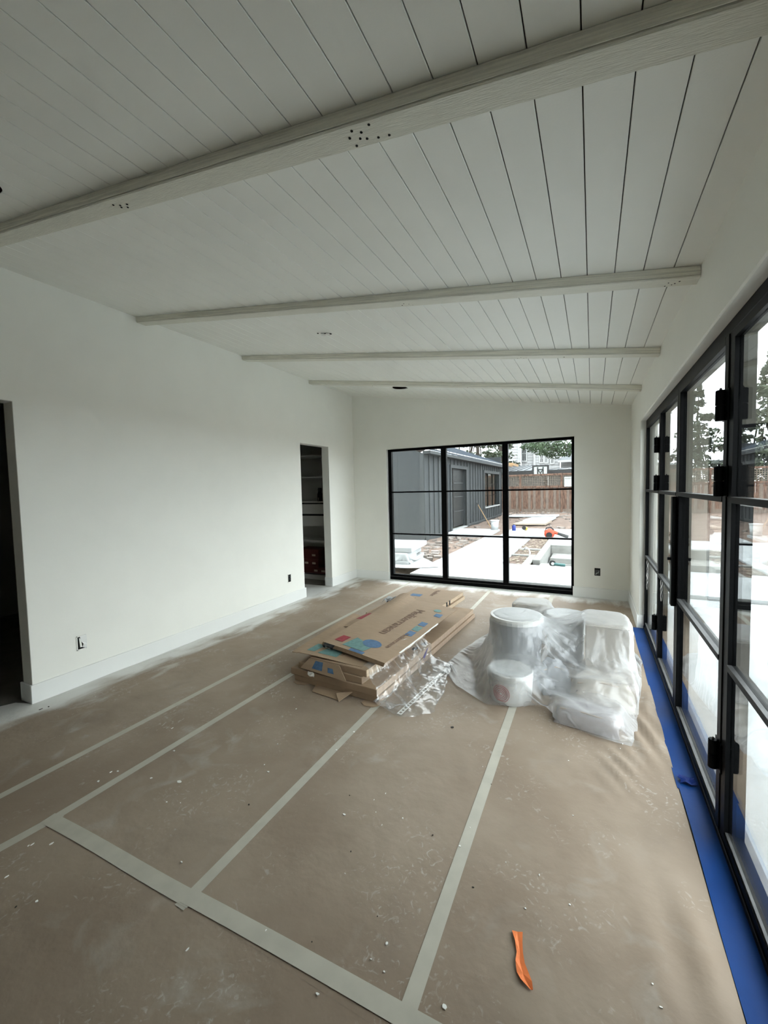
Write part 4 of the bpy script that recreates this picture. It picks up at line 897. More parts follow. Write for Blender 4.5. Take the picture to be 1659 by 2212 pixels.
def crumple(P, lay, seed):
    """creases: smooth random ridges at several sizes, weaker on the flat tops"""
    rg = np.random.default_rng(seed); ny, nx = P.shape[:2]; acc = np.zeros((ny, nx))
    for c, am in lay:
        q = rg.normal(0, 1, (ny // c + 3, nx // c + 3)); yy = np.arange(ny) / c; xx = np.arange(nx) / c; y0 = yy.astype(int); x0 = xx.astype(int); fy = (yy - y0)[:, None]; fx = (xx - x0)[None, :]
        g = q[y0][:, x0] * (1 - fy) * (1 - fx) + q[y0 + 1][:, x0] * fy * (1 - fx) + q[y0][:, x0 + 1] * (1 - fy) * fx + q[y0 + 1][:, x0 + 1] * fy * fx
        acc += am * (np.abs(g) - 0.3)
    gy = np.gradient(P, axis=0); gx = np.gradient(P, axis=1); n = np.cross(gx, gy); n /= np.linalg.norm(n, axis=-1, keepdims=True) + 1e-9; n *= np.where(n[..., 2:3] < 0, -1, 1)
    w = np.clip(1.25 - n[..., 2] ** 6 * (P[..., 2] > 0.3), 0.15, 1) * np.clip((P[..., 2] - 0.008) / 0.03, 0.25, 1)
    P = P + n * (np.clip(acc, 0, 1) * w)[..., None]; P[..., 2] = np.maximum(P[..., 2], 0.009); return P
PS_ = folds(PS_, [(-0.52, 3.25, 0.20, 0.47), (-0.20, 3.76, 0.16, 0.37), (-0.50, 2.86, 0.155, 0.2), (0.10, 3.52, 0.20, 0.42)], 0.022)
PS_ = crumple(PS_, ((9, 0.010), (5, 0.007), (3, 0.0035)), 4)
e = thing('plastic_sheet', (-0.35, 3.4, 0.01), 'milky plastic sheet draped over pails and bags by the glazed doors', 'plastic sheet')
cloth_obj(PS_, 'film', M['sheet'], e)
OC = [('box', -2.045, -1.285, 2.415, 4.50, 0.106, AN), ('box', -2.0, -1.40, 2.43, 3.95, 0.205, AN)]
# the cartons turn about their near end, so give the drape their real centres
def turned(x0, x1, y0, y1, h):
    cx, cy = (x0 + x1) / 2 + 1.67, (y0 + y1) / 2 - 2.42; ca, sa = math.cos(AN), math.sin(AN); nx_, ny_ = -1.67 + cx * ca - cy * sa, 2.42 + cx * sa + cy * ca
    return ('box', nx_ - (x1 - x0) / 2, nx_ + (x1 - x0) / 2, ny_ - (y1 - y0) / 2, ny_ + (y1 - y0) / 2, h, AN)
OC = [turned(-2.07, -1.285, 2.405, 4.50, 0.108), turned(-1.90, -1.393, 2.435, 3.48, 0.208)]
NX, NY = 40, 62
top = [(-1.452, 2.47, 0.212), (-1.405, 2.62, 0.212), (-1.375, 2.90, 0.214), (-1.31, 3.28, 0.190)]
low = [(-1.315, 2.415, 0.012), (-1.235, 2.34, 0.012), (-1.09, 2.285, 0.012), (-0.94, 2.35, 0.012), (-0.895, 2.44, 0.012), (-0.965, 2.66, 0.012), (-1.08, 2.86, 0.012), (-1.215, 3.20, 0.06)]
def along3(p, n):
    a = np.array(p); L = np.r_[0, np.cumsum(np.sqrt((np.diff(a, axis=0) ** 2).sum(1)))]; t = np.linspace(0, L[-1], n); return np.stack([np.interp(t, L, a[:, k]) for k in range(3)], 1)
ii = np.r_[np.arange(NY), np.arange(NY)]; jj = np.r_[np.zeros(NY, int), np.full(NY, NX - 1)]
pc = ((ii, jj), np.r_[along3(top, NY), along3(low, NY)], 0.7)
PC_ = drape(NX, NY, 0.0165, (-1.18, 2.78), -0.05, 0.30, OC, steps=180, iters=7, seed=5, floor=0.013, noise=0.030, thick=0.007, pins=pc, bend=0.01)
rg = np.random.default_rng(2)
for sc_, am in ((6, 0.010), (3, 0.006)):
    q = rg.normal(0, am, (NY // sc_ + 2, NX // sc_ + 2)); q = np.kron(q, np.ones((sc_, sc_)))[:NY, :NX]; PC_[..., 2] += np.abs(q); PC_[..., 0] += q * 0.6
e = thing('clear_wrap', (-1.17, 2.7, 0.01), 'crumpled clear plastic wrap hanging off the right side of the cartons', 'plastic wrap')
cloth_obj(PC_, 'wrap', M['clear'], e)

# ------------------------------------------------------------------ outdoors: ground
GZ, CT = -0.14, -0.07
def ground(name, m, label, fn, kind='structure'):
    b = MB(); fn(b); o = b.build(name, M[m]); o['label'] = label; o['kind'] = kind; return o
def dirt_z(x, y): return GZ + 0.03 * math.sin(1.7 * x + 0.4 * y) * math.sin(1.1 * y) + 0.018 * math.sin(5.3 * x + 3.7 * y)
rows = [[(-12 + 0.5 * i, 5.0 + 0.5 * j, dirt_z(-12 + 0.5 * i, 5 + 0.5 * j) - (0.4 if (-1.7 < -12 + 0.5 * i < 3.3 and 8.2 < 5 + 0.5 * j < 11.7) else 0) - (0.12 if (-12 + 0.5 * i > -3.2 and 5 + 0.5 * j < 8.6) else 0)) for i in range(61)] for j in range(54)]
ground('dirt_yard', 'dirt', 'bare brown dirt of the back yard', lambda b: b.grid(rows))
ground('far_ground', 'dirt', 'ground beyond the fence', lambda b: b.box(-60, 60, -30, 90, -0.9, -0.62))
def slab(label, *q):
    o = MB().box(*q).build('concrete_slab', M['concrete'], bevel=0.006); return tag(o, label, 'concrete slab', 'pale concrete slabs in the yard')
st(MB().box(XR + 0.15, 9.0, -5.0, 6.55, -0.40, CT).build('patio_side', M['concrete']), 'pale concrete patio outside the glazed doors')
st(MB().box(-2.95, 9.0, 6.80, 8.35, -0.40, CT).build('patio_back', M['concrete']), 'pale concrete band outside the back window')
st(MB().box(-2.95, 9.0, 6.55, 6.80, -0.40, CT - 0.05).build('patio_joint', M['concretewall']), 'grey joint strip along the patio')
st(MB().box(-6.0, XR + 0.15, YB + 0.15, 6.55, -0.40, CT - 0.05).build('footing_strip', M['concretewall']), 'grey footing strip under the back window')
slab('long concrete walk leading away from the back window', -2.95, -1.62, 8.36, 13.1, -0.40, CT)
slab('concrete pad in front of the dark building door', -4.45, -2.98, 13.15, 15.1, -0.40, CT)
slab('far concrete pad beyond the long walk', -2.6, -0.2, 13.25, 15.6, -0.40, CT)
# planter walls and pit
st(MB().box(-1.62, -1.10, 8.36, 13.1, -0.45, -0.105).build('planter_bed', M['mulch']), 'dark planter soil beside the long walk')
def cw(label, *q):
    o = MB().box(*q).build('concrete_wall', M['concretewall'], bevel=0.008); return tag(o, label, 'concrete wall', 'low formed concrete walls')
cw('near concrete cross wall in the planter', -1.62, -1.10, 9.50, 9.62, -0.45, CT); cw('far concrete cross wall in the planter', -1.62, -1.10, 10.46, 10.60, -0.45, CT)
cw('long concrete wall at the pit edge', -1.10, -0.95, 8.90, 12.20, -0.55, CT + 0.01); cw('short concrete wall nearest the patio', -1.24, -1.10, 8.36, 9.50, -0.45, CT)
cw('far concrete wall of the pit', -0.95, 3.2, 11.35, 11.50, -0.55, CT)
st(MB().box(-0.95, 3.2, 8.36, 11.35, -0.55, -0.42).build('pit_floor', M['concrete']), 'pale floor of the concrete pit')
cw('pale ledge inside the pit near the patio', -0.95, 0.6, 8.36, 8.95, -0.55, CT - 0.06)
cw('pale step at the back of the pit', -0.90, 3.2, 10.55, 11.35, -0.55, -0.28)
st(MB().box(-1.10, 6.0, 11.52, 13.2, -0.40, CT).build('pad_beyond_pit', M['concrete']), 'concrete pad beyond the pit')
for k, (x0, x1, y0, y1, l) in enumerate(((-2.9, -1.65, 17.2, 19.0, 'nearer plywood sheet lying on the yard'), (-2.8, -1.62, 19.3, 21.0, 'middle plywood sheet lying on the yard'), (-4.0, -1.6, 21.6, 22.8, 'pale boards lying before the fence'))):
    o = MB().hexa([(x0, y0, -0.10), (x1, y0 + 0.1, -0.10), (x1 + 0.1, y1, -0.10), (x0 + 0.2, y1, -0.10), (x0, y0, -0.06), (x1, y0 + 0.1, -0.04), (x1 + 0.1, y1, -0.02), (x0 + 0.2, y1, -0.05)]).build('plywood_sheet', M['ply' if k == 0 else 'concrete'])
    tag(o, l, 'plywood', 'sheets lying in the yard')
# debris lumps near the fence: nobody could count them
b = MB(); rnd = random.Random(4)
for k in range(300):
    x = rnd.uniform(-4.2, 2.0); y = rnd.choice((rnd.uniform(23, 26.2), rnd.uniform(15.5, 24), rnd.uniform(8.4, 12.9)))
    if y < 13: x = rnd.uniform(-4.3, -3.0)
    elif -2.95 < x < -1.5 and y < 23: x += 2.2
    s = rnd.uniform(0.02, 0.12); z = dirt_z(x, y) + 0.015; a = rnd.uniform(0, 3.1)
    q = [(x + s * math.cos(a + t) * rnd.uniform(0.5, 1.6), y + s * math.sin(a + t)) for t in (0, 1.6, 3.1, 4.7)]
    b.prism(q, z - 0.04, z + rnd.uniform(0.01, 0.05))
o = b.build('yard_debris', M['rubble']); tag(o, 'scattered pale rubble and scraps on the dirt', 'debris', kind='stuff')
b = MB()
for k in range(160):
    x = rnd.uniform(-1.6, -1.12); y = rnd.uniform(8.4, 13.0); s = rnd.uniform(0.015, 0.05); a = rnd.uniform(0, 3.1); z = -0.105
    b.prism([(x + s * math.cos(a + t), y + s * 0.6 * math.sin(a + t)) for t in (0, 1.6, 3.1, 4.7)], z - 0.01, z + rnd.uniform(0.005, 0.03))
tag(b.build('planter_chips', M['ply']), 'pale chips scattered over the planter soil', 'debris', kind='stuff')

# ------------------------------------------------------------------ dark board-and-batten building
BX, BY0, BY1, BZ = -4.5, 11.5, 23.3, 2.50
hb = thing('dark_building', (-7.5, 17, -0.1), 'charcoal board and batten building with blue grey metal roof', 'building')
def wall_with_holes(b):
    for y0, y1, z0, z1 in ((BY0, 14.2, -0.2, BZ), (14.2, 16.12, 2.17, BZ), (16.12, 19.24, -0.2, BZ), (19.24, 22.52, -0.2, 0.52), (19.24, 22.52, 2.12, BZ), (22.52, BY1, -0.2, BZ)): b.box(BX - 0.14, BX, y0, y1, z0, z1)
part('long_wall', M['charcoal'], hb, wall_with_holes)
RX, RZ = -8.2, 4.10
part('gable_wall', M['charcoal'], hb, lambda b: b.hexa([(-11.9, BY0 - 0.02, -0.2), (BX, BY0 - 0.02, -0.2), (BX, BY0 + 0.14, -0.2), (-11.9, BY0 + 0.14, -0.2), (-11.9, BY0 - 0.02, BZ), (BX, BY0 - 0.02, BZ), (BX, BY0 + 0.14, BZ), (-11.9, BY0 + 0.14, BZ)])
     .hexa([(-11.9, BY0 - 0.02, BZ), (BX, BY0 - 0.02, BZ), (BX, BY0 + 0.14, BZ), (-11.9, BY0 + 0.14, BZ), (RX - 0.01, BY0 - 0.02, RZ), (RX + 0.01, BY0 - 0.02, RZ), (RX + 0.01, BY0 + 0.14, RZ), (RX - 0.01, BY0 + 0.14, RZ)]))
part('far_wall', M['charcoal'], hb, lambda b: b.box(-11.9, BX, BY1 - 0.1, BY1, -0.2, BZ + 0.6).box(-12, -11.9, BY0, BY1, -0.2, BZ))
part('indoor_floor', M['subfloor'], hb, lambda b: b.box(-11.9, BX - 0.14, BY0, BY1, -0.14, -0.09))
s = (RZ - 2.62) / (BX + 0.25 - RX)
part('roof', M['metalroof'], hb, lambda b: b.hexa([(BX + 0.25, BY0 - 0.12, 2.58), (BX + 0.25, BY1 + 0.2, 2.58), (RX, BY1 + 0.2, RZ), (RX, BY0 - 0.12, RZ), (BX + 0.25, BY0 - 0.12, 2.64), (BX + 0.25, BY1 + 0.2, 2.64), (RX, BY1 + 0.2, RZ + 0.06), (RX, BY0 - 0.12, RZ + 0.06)])
     .hexa([(-12.2, BY0 - 0.12, 2.58), (RX, BY0 - 0.12, RZ), (RX, BY1 + 0.2, RZ), (-12.2, BY1 + 0.2, 2.58), (-12.2, BY0 - 0.12, 2.64), (RX, BY0 - 0.12, RZ + 0.06), (RX, BY1 + 0.2, RZ + 0.06), (-12.2, BY1 + 0.2, 2.64)]))
s0 = None
for k in range(29):
    y = BY0 + 0.02 + 0.415 * k
    if s0 is None:
        s0 = part('roof_seam', M['metalroof'], hb, lambda b: b.hexa([(BX + 0.26, y, 2.64), (BX + 0.26, y + 0.03, 2.64), (RX, y + 0.03, RZ + 0.06), (RX, y, RZ + 0.06), (BX + 0.26, y, 2.675), (BX + 0.26, y + 0.03, 2.675), (RX, y + 0.03, RZ + 0.095), (RX, y, RZ + 0.095)])); y00 = y
    else: dup(s0, hb, dy=y - y00)
# bright drip edge in short lengths between seams
d0 = None
for k in range(28):
    y = BY0 + 0.06 + 0.415 * k
    if d0 is None: d0 = part('drip_edge', M['whitetrim'], hb, lambda b: b.box(BX + 0.25, BX + 0.275, y, y + 0.35, 2.625, 2.66)); y00 = y
    else: dup(d0, hb, dy=y - y00)
part('frieze_board', M['charcoal2'], hb, lambda b: b.box(BX, BX + 0.24, BY0 - 0.02, BY1, 2.49, 2.58))
bt0 = None
for k in range(28):
    y = BY0 + 0.02 + 0.435 * k
    if 14.0 < y < 16.3 or 19.1 < y < 22.6:
        lo = 14.0 < y < 16.3
        part('batten', M['charcoal2'], hb, lambda b: b.box(BX, BX + 0.03, y, y + 0.05, 2.30 if lo else 2.26, 2.49))
        if not lo: part('batten', M['charcoal2'], hb, lambda b: b.box(BX, BX + 0.03, y, y + 0.05, -0.02, 0.44))
        continue
    if bt0 is None: bt0 = part('batten', M['charcoal2'], hb, lambda b: b.box(BX, BX + 0.03, y, y + 0.05, -0.02, 2.49)); y00 = y
    else: dup(bt0, hb, dy=y - y00)
for x in (-5.35, -6.2, -7.05, -7.9, -8.75): part('panel_joint', M['charcoal2'], hb, lambda b: b.box(x, x + 0.02, BY0 - 0.028, BY0 - 0.02, -0.2, BZ))
part('corner_board', M['charcoal2'], hb, lambda b: b.box(BX - 0.10, BX + 0.03, BY0 - 0.03, BY0 - 0.02, -0.1, BZ))
part('base_board', M['charcoal2'], hb, lambda b: b.box(BX, BX + 0.045, 16.2, BY1, -0.09, -0.02))
dr = part('doorway_trim', M['charcoal2'], hb, lambda b: b.box(BX - 0.02, BX + 0.04, 14.06, 14.2, -0.1, 2.29).box(BX - 0.02, BX + 0.04, 16.12, 16.26, -0.1, 2.29).box(BX - 0.02, BX + 0.04, 14.2, 16.12, 2.17, 2.29))
part('door_glass', M['darkglass'], dr, lambda b: b.box(BX - 0.12, BX - 0.10, 14.75, 16.1, 0.0, 2.17)); part('threshold', M['whitetrim'], dr, lambda b: b.box(BX - 0.1, BX + 0.06, 14.2, 16.12, -0.10, -0.06))
for z in (0.55, 1.10, 1.62): part('door_bar', M['charcoal2'], dr, lambda b: b.box(BX - 0.10, BX - 0.085, 14.75, 16.1, z, z + 0.03))
part('lumber_pile', M['lumber'], dr, lambda b: b.box(BX - 0.5, BX - 0.15, 14.3, 14.68, -0.08, 0.42))
wr = part('window_frame', M['charcoal2'], hb, lambda b: b.box(BX - 0.02, BX + 0.04, 19.1, 19.24, 0.40, 2.25).box(BX - 0.02, BX + 0.04, 22.52, 22.66, 0.40, 2.25).box(BX - 0.02, BX + 0.04, 19.24, 22.52, 2.12, 2.25))
part('window_ledge', M['whitetrim'], wr, lambda b: b.box(BX - 0.02, BX + 0.07, 19.2, 22.56, 0.47, 0.52))
for y0, y1 in ((19.26, 20.30), (20.34, 21.36), (21.40, 22.50)):
    for z0, z1 in ((0.52, 1.04), (1.07, 1.60), (1.63, 2.12)): part('window_pane', M['glass'], wr, lambda b: b.box(BX - 0.09, BX - 0.085, y0, y1, z0, z1))
for y in (20.30, 21.36): part('window_mullion', M['steel'], wr, lambda b: b.box(BX - 0.10, BX - 0.06, y, y + 0.04, 0.52, 2.12))
for z in (1.04, 1.60): part('window_bar', M['steel'], wr, lambda b: b.box(BX - 0.10, BX - 0.07, 19.24, 22.52, z, z + 0.03))
part('room_back', M['cedar2'], wr, lambda b: b.box(BX - 1.6, BX - 1.5, 18.5, 23.1, -0.09, 2.4))

# ------------------------------------------------------------------ cedar fence with lattice top
FYF = 26.5
fe = thing('cedar_fence', (2.0, FYF, -0.1), 'weathered brown cedar fence with a lattice top at the yard end', 'fence')
p0_ = None
for k in range(118):
    x = -5.4 + 0.145 * k; m = 'cedar' if (k * 7 + k * k) % 5 else 'cedar2'
    h = 0.006 * ((k * 13) % 5); key = m
    o = MB().box(x, x + 0.139, FYF + 0.004 * (k % 3), FYF + 0.02 + 0.004 * (k % 3), -0.12, 1.36 + h).build('picket', M[m], fe)
for x in [-6.31 + 2.345 * i for i in range(9)]:
    bx('fence_post', M['cedar'], fe, x - 0.05, x + 0.05, FYF - 0.06, FYF + 0.04, -0.12, 2.19)
for i, (z0, z1) in enumerate(((1.36, 1.46), (2.08, 2.18))): bx('rail', M['cedar'], fe, -5.4, 11.7, FYF - 0.03, FYF + 0.03, z0, z1)
bx('kickboard', M['cedar2'], fe, -5.4, 11.7, FYF - 0.03, FYF, -0.14, 0.06)
for i in range(8):
    xa = -6.26 + 2.345 * i; xb = xa + 2.245; b = MB(); nv = 22
    for k in range(nv): x = xa + (xb - xa) * (k + 0.5) / nv; b.box(x - 0.017, x + 0.017, FYF - 0.004, FYF + 0.004, 1.46, 2.08)
    for k in range(6): z = 1.46 + 0.62 * (k + 0.5) / 6; b.box(xa, xb, FYF + 0.004, FYF + 0.012, z - 0.017, z + 0.017)
    o = b.build('lattice', M['lattice'], fe); o['kind'] = 'stuff'
e = thing('notice_board', (-1.2, FYF - 0.08, 1.6), 'white notice board hung on the fence lattice', 'sign')
bx('board', M['notice'], e, -1.47, -1.02, FYF - 0.10, FYF - 0.07, 1.38, 1.96)
for x in (-1.42, -1.34, -1.26, -1.18, -1.10): bx('slot', M['cedar2'], e, x, x + 0.03, FYF - 0.105, FYF - 0.10, 1.82, 1.90)
e = thing('basketball_hoop', (-3.06, 29.0, -0.6), 'basketball backboard standing behind the fence', 'basketball hoop')
part('backboard_frame', M['fascia'], e, lambda b: b.box(-3.58, -2.54, 28.98, 29.03, 2.73, 2.83).box(-3.58, -3.47, 28.98, 29.03, 2.12, 2.73).box(-2.65, -2.54, 28.98, 29.03, 2.12, 2.73).box(-3.58, -2.54, 28.98, 29.03, 2.10, 2.20))
part('backboard_panel', M['notice'], e, lambda b: b.box(-3.47, -2.65, 29.00, 29.01, 2.20, 2.73))
part('target_square', M['fascia'], e, lambda b: b.box(-3.27, -3.20, 28.97, 28.99, 2.2, 2.70).box(-2.93, -2.86, 28.97, 28.99, 2.2, 2.70).box(-3.2, -2.93, 28.97, 28.99, 2.52, 2.58))
part('brace', M['fascia'], e, lambda b: b.tube([(-3.20, 28.95, 2.52), (-3.06, 28.93, 2.30), (-3.06, 28.93, 2.10)], 0.028, 6).tube([(-2.93, 28.95, 2.52), (-3.06, 28.93, 2.30)], 0.028, 6))
part('pole', M['fascia'], e, lambda b: b.tube([(-3.06, 29.10, -0.62), (-3.06, 29.10, 2.3)], 0.05, 10))

# ------------------------------------------------------------------ neighbours
def seam_roof(name, label, xe0, xe1, ye, ze, xr0, xr1, yr, zr, m, n, xw0, xw1):
    e = thing(name, ((xe0 + xe1) / 2, ye + 1, -0.6), label, 'building')
    part('garage_wall', M['charcoal2'], e, lambda b: b.box(xw0, xw1, ye + 0.3, ye + 3.6, -0.62, ze))
    part('roof', M[m], e, lambda b: b.hexa([(xe0, ye, ze), (xe1, ye, ze), (xr1, yr, zr), (xr0, yr, zr), (xe0, ye, ze + 0.05), (xe1, ye, ze + 0.05), (xr1, yr, zr + 0.05), (xr0, yr, zr + 0.05)]))
    part('fascia', M['fascia'], e, lambda b: b.box(xe0, xe1, ye - 0.03, ye, ze - 0.30, ze + 0.03))
    for k in range(n + 1):
        t = k / n; a = xe0 + (xe1 - xe0) * t; c = xr0 + (xr1 - xr0) * t
        part('roof_seam', M['fascia'], e, lambda b: b.hexa([(a, ye, ze + 0.05), (a + 0.03, ye, ze + 0.05), (c + 0.03, yr, zr + 0.05), (c, yr, zr + 0.05), (a, ye, ze + 0.08), (a + 0.03, ye, ze + 0.08), (c + 0.03, yr, zr + 0.08), (c, yr, zr + 0.08)]))
seam_roof('garage_roof', 'dark standing seam garage roof behind the fence left of the hoop', -8.0, -3.0, 32.0, 2.56, -6.0, -3.0, 34.5, 3.06, 'greyroof', 10, -7.8, -3.2)
seam_roof('garage_roof', 'low grey roof behind the fence right of the hoop', -2.95, 5.5, 32.5, 2.58, -2.2, 5.0, 36.0, 2.80, 'greyroof', 12, -2.9, 5.4)
e = thing('roof_rafters', (-5.4, 31, 0), 'fresh timber rafters of a roof under construction behind the dark building', 'rafters')
bx('rim_board', M['lumber'], e, -6.6, -5.0, 30.2, 30.26, 2.96, 3.14)
for k in range(4): bx('rafter', M['lumber'], e, -6.4 + 0.42 * k, -6.34 + 0.42 * k, 30.26, 33.0, 2.96, 3.14)
bx('stud', M['lumber'], e, -6.4, -6.32, 30.3, 30.36, -0.6, 2.96)
wh = thing('white_house', (-2, 48, -0.6), 'tall white clapboard house beyond the fence', 'house')
def siding(x0, x1, y, z0, z1, pitch=0.30):
    part('house_wall', M['whitehouse'], wh, lambda b: b.box(x0, x1, y + 0.02, y + 0.3, z0, z1))
    n = int((z1 - z0) / pitch); first = None
    for k in range(n):
        z = z0 + k * pitch
        if first is None: first = part('siding_board', M['whitehouse'], wh, lambda b: b.hexa([(x0, y - 0.03, z), (x1, y - 0.03, z), (x1, y + 0.02, z), (x0, y + 0.02, z), (x0, y + 0.005, z + pitch - 0.012), (x1, y + 0.005, z + pitch - 0.012), (x1, y + 0.02, z + pitch - 0.012), (x0, y + 0.02, z + pitch - 0.012)])); zz = z
        else: dup(first, wh, dz=z - zz)
siding(-8.6, -6.95, 45.8, -0.6, 8.6); siding(-6.85, -5.5, 46.5, -0.6, 8.6); siding(-5.45, -3.0, 46.2, -0.6, 6.6); siding(-3.0, 3.5, 47.5, -0.6, 4.0)
for x0, x1, y, z1 in ((-8.7, -8.45, 45.72, 8.6), (-7.1, -6.85, 45.72, 8.6), (-5.55, -5.35, 46.1, 6.6)): bx('corner_trim', M['whitetrim'], wh, x0, x1, y, y + 0.06, -0.6, z1)
part('downspout', M['whitetrim'], wh, lambda b: b.tube([(-6.2, 45.6, 6.05), (-6.3, 45.7, 5.85), (-6.8, 45.75, 5.7), (-6.86, 45.72, 5.5), (-6.86, 45.72, 2.0)], 0.06, 6))
def hwin(x0, x1, z0, z1, y):
    f = part('house_window', M['whitetrim'], wh, lambda b: b.box(x0 - 0.14, x0, y - 0.06, y, z0 - 0.14, z1 + 0.14).box(x1, x1 + 0.14, y - 0.06, y, z0 - 0.14, z1 + 0.14).box(x0, x1, y - 0.06, y, z1, z1 + 0.14).box(x0 - 0.05, x1 + 0.05, y - 0.10, y, z0 - 0.14, z0))
    part('house_pane', M['darkglass'], f, lambda b: b.box(x0, x1, y - 0.03, y - 0.02, z0, z1))
    part('glazing_bar', M['whitetrim'], f, lambda b: b.box((x0 + x1) / 2 - 0.03, (x0 + x1) / 2 + 0.03, y - 0.05, y - 0.03, z0, z1).box(x0, x1, y - 0.05, y - 0.03, (z0 + z1) / 2 - 0.03, (z0 + z1) / 2 + 0.03))
hwin(-6.72, -6.38, 4.2, 5.75, 46.45); hwin(-4.86, -4.64, 3.95, 4.75, 46.15); hwin(-4.38, -4.22, 3.90, 4.75, 46.15); hwin(-3.80, -3.62, 3.80, 4.70, 46.15)
part('porch_roof', M['greyroof'], wh, lambda b: b.hexa([(-3.15, 45.6, 3.95), (6, 45.6, 3.95), (6, 49, 5.6), (-2.0, 49, 5.6), (-3.15, 45.6, 4.02), (6, 45.6, 4.02), (6, 49, 5.67), (-2.0, 49, 5.67)])); part('porch_fascia', M['whitetrim'], wh, lambda b: b.box(-3.15, 6, 45.52, 45.6, 3.80, 4.02))
part('main_roof', M['greyroof'], wh, lambda b: b.hexa([(-8.9, 45.4, 8.6), (-5.2, 45.4, 8.6), (-5.2, 52, 8.6), (-8.9, 52, 8.6), (-8.0, 48, 10.4), (-5.6, 48, 10.4), (-5.6, 49, 10.4), (-8.0, 49, 10.4)]))

# ------------------------------------------------------------------ trees
def tree(name, label, base, h, crown, n, leaf, m, seed, cone=False, trunk_r=0.18, group='trees behind the fence'):
    """crown: list of (dx, dy, z, rx, ry, rz) clumps"""
    rnd = random.Random(seed); e = thing(name, base, label, 'tree', group)
    x, y, z = base
    part('trunk', M['bark'], e, lambda b: b.tube([(x, y, z), (x + 0.1, y, z + h * 0.4), (x - 0.05, y + 0.1, z + h * 0.75), (x, y, z + h)], [trunk_r, trunk_r * 0.75, trunk_r * 0.45, 0.02], 8))
    for k in range(min(9, len(crown))):
        c = crown[k]; part('branch', M['bark'], e, lambda b: b.tube([(x, y, z + h * (0.35 + 0.05 * k)), (x + c[0] * 0.6, y + c[1] * 0.6, c[2] - 0.1), (x + c[0], y + c[1], c[2])], [trunk_r * 0.35, trunk_r * 0.2, 0.015], 6))
    b = MB()
    for c in crown:
        for k in range(n):
            while True:
                p = Vector((rnd.uniform(-1, 1), rnd.uniform(-1, 1), rnd.uniform(-1, 1)))
                if p.length < 1: break
            q = Vector((x + c[0] + p.x * c[3], y + c[1] + p.y * c[4], c[2] + p.z * c[5]))
            a = Vector((rnd.gauss(0, 1), rnd.gauss(0, 1), rnd.gauss(0, 0.7))).normalized(); d = a.cross(Vector((rnd.gauss(0, 1), rnd.gauss(0, 1), rnd.gauss(0, 1)))).normalized()
            l = leaf * rnd.uniform(0.6, 1.3); i = len(b.v)
            b.v += [tuple(q - a * l), tuple(q + d * l * 0.42), tuple(q + a * l), tuple(q - d * l * 0.42)]; b.f.append((i, i + 1, i + 2, i + 3))
    o = b.build('foliage', M[m], e); return e
def cone_crown(h, z0, r, levels, rnd):
    out = []
    for k in range(levels):
        t = k / (levels - 1); rr = r * (1 - t) + 0.15
        for j in range(max(2, int(7 * (1 - t)) + 1)):
            a = rnd.uniform(0, 6.28); out.append((rr * 0.7 * math.cos(a), rr * 0.7 * math.sin(a), z0 + (h - z0) * t, rr * 0.55, rr * 0.55, 0.32))
    return out
R_ = random.Random(11)
# broad tree whose branches hang into the top of the back window and beyond
cr = [(-2.3, 0, 3.35, 0.55, 0.9, 0.28), (-1.8, -0.4, 3.15, 0.6, 0.9, 0.32), (-1.35, 0.3, 3.05, 0.55, 0.9, 0.35), (-0.9, -0.3, 3.2, 0.6, 0.9, 0.45), (-0.45, 0.2, 3.1, 0.55, 0.9, 0.42), (0, 0, 3.3, 0.8, 1.0, 0.55), (0.9, 0.2, 3.2, 1.0, 1.2, 0.6), (1.9, 0, 3.5, 1.1, 1.2, 0.7),
      (-1.6, 0.4, 3.75, 0.9, 1.1, 0.35), (-0.2, 0, 4.2, 1.8, 1.8, 0.7), (1.6, 0.3, 4.5, 1.6, 1.6, 0.8), (0.4, 0, 5.3, 1.8, 1.8, 0.8)]
tree('broadleaf_tree', 'dark broadleaf tree whose branches hang over the fence in the window top', (2.6, 20.5, -0.1), 4.6, [(c[0] - 2.8, *c[1:]) for c in cr], 420, 0.075, 'leaf', 1, group='trees in the yard')
tree('conifer_tree', 'tall ragged conifer behind the dark building roof', (-8.3, 33, -0.6), 12, cone_crown(12, 2.5, 2.0, 13, R_), 34, 0.20, 'needle', 2)
tree('conifer_tree', 'second conifer with bare limbs left of the white house', (-7.5, 38.5, -0.6), 11, cone_crown(11, 2.6, 1.5, 11, R_), 26, 0.20, 'needle', 3)
tree('conifer_tree', 'pointed conifer seen through the near sidelight', (10.4, 36, -0.6), 10.6, cone_crown(9.8, 1.5, 2.2, 16, R_), 70, 0.20, 'needle', 4)
tree('conifer_tree', 'bushy conifer seen through the near door leaf', (7.9, 43, -0.6), 9.6, cone_crown(9.4, 1.0, 2.6, 14, R_), 70, 0.20, 'needle', 5)
tree('conifer_tree', 'wide conifer farther right behind the fence', (18.0, 46, -0.6), 10, cone_crown(9.8, 1.0, 3.2, 14, R_), 60, 0.22, 'needle', 6)

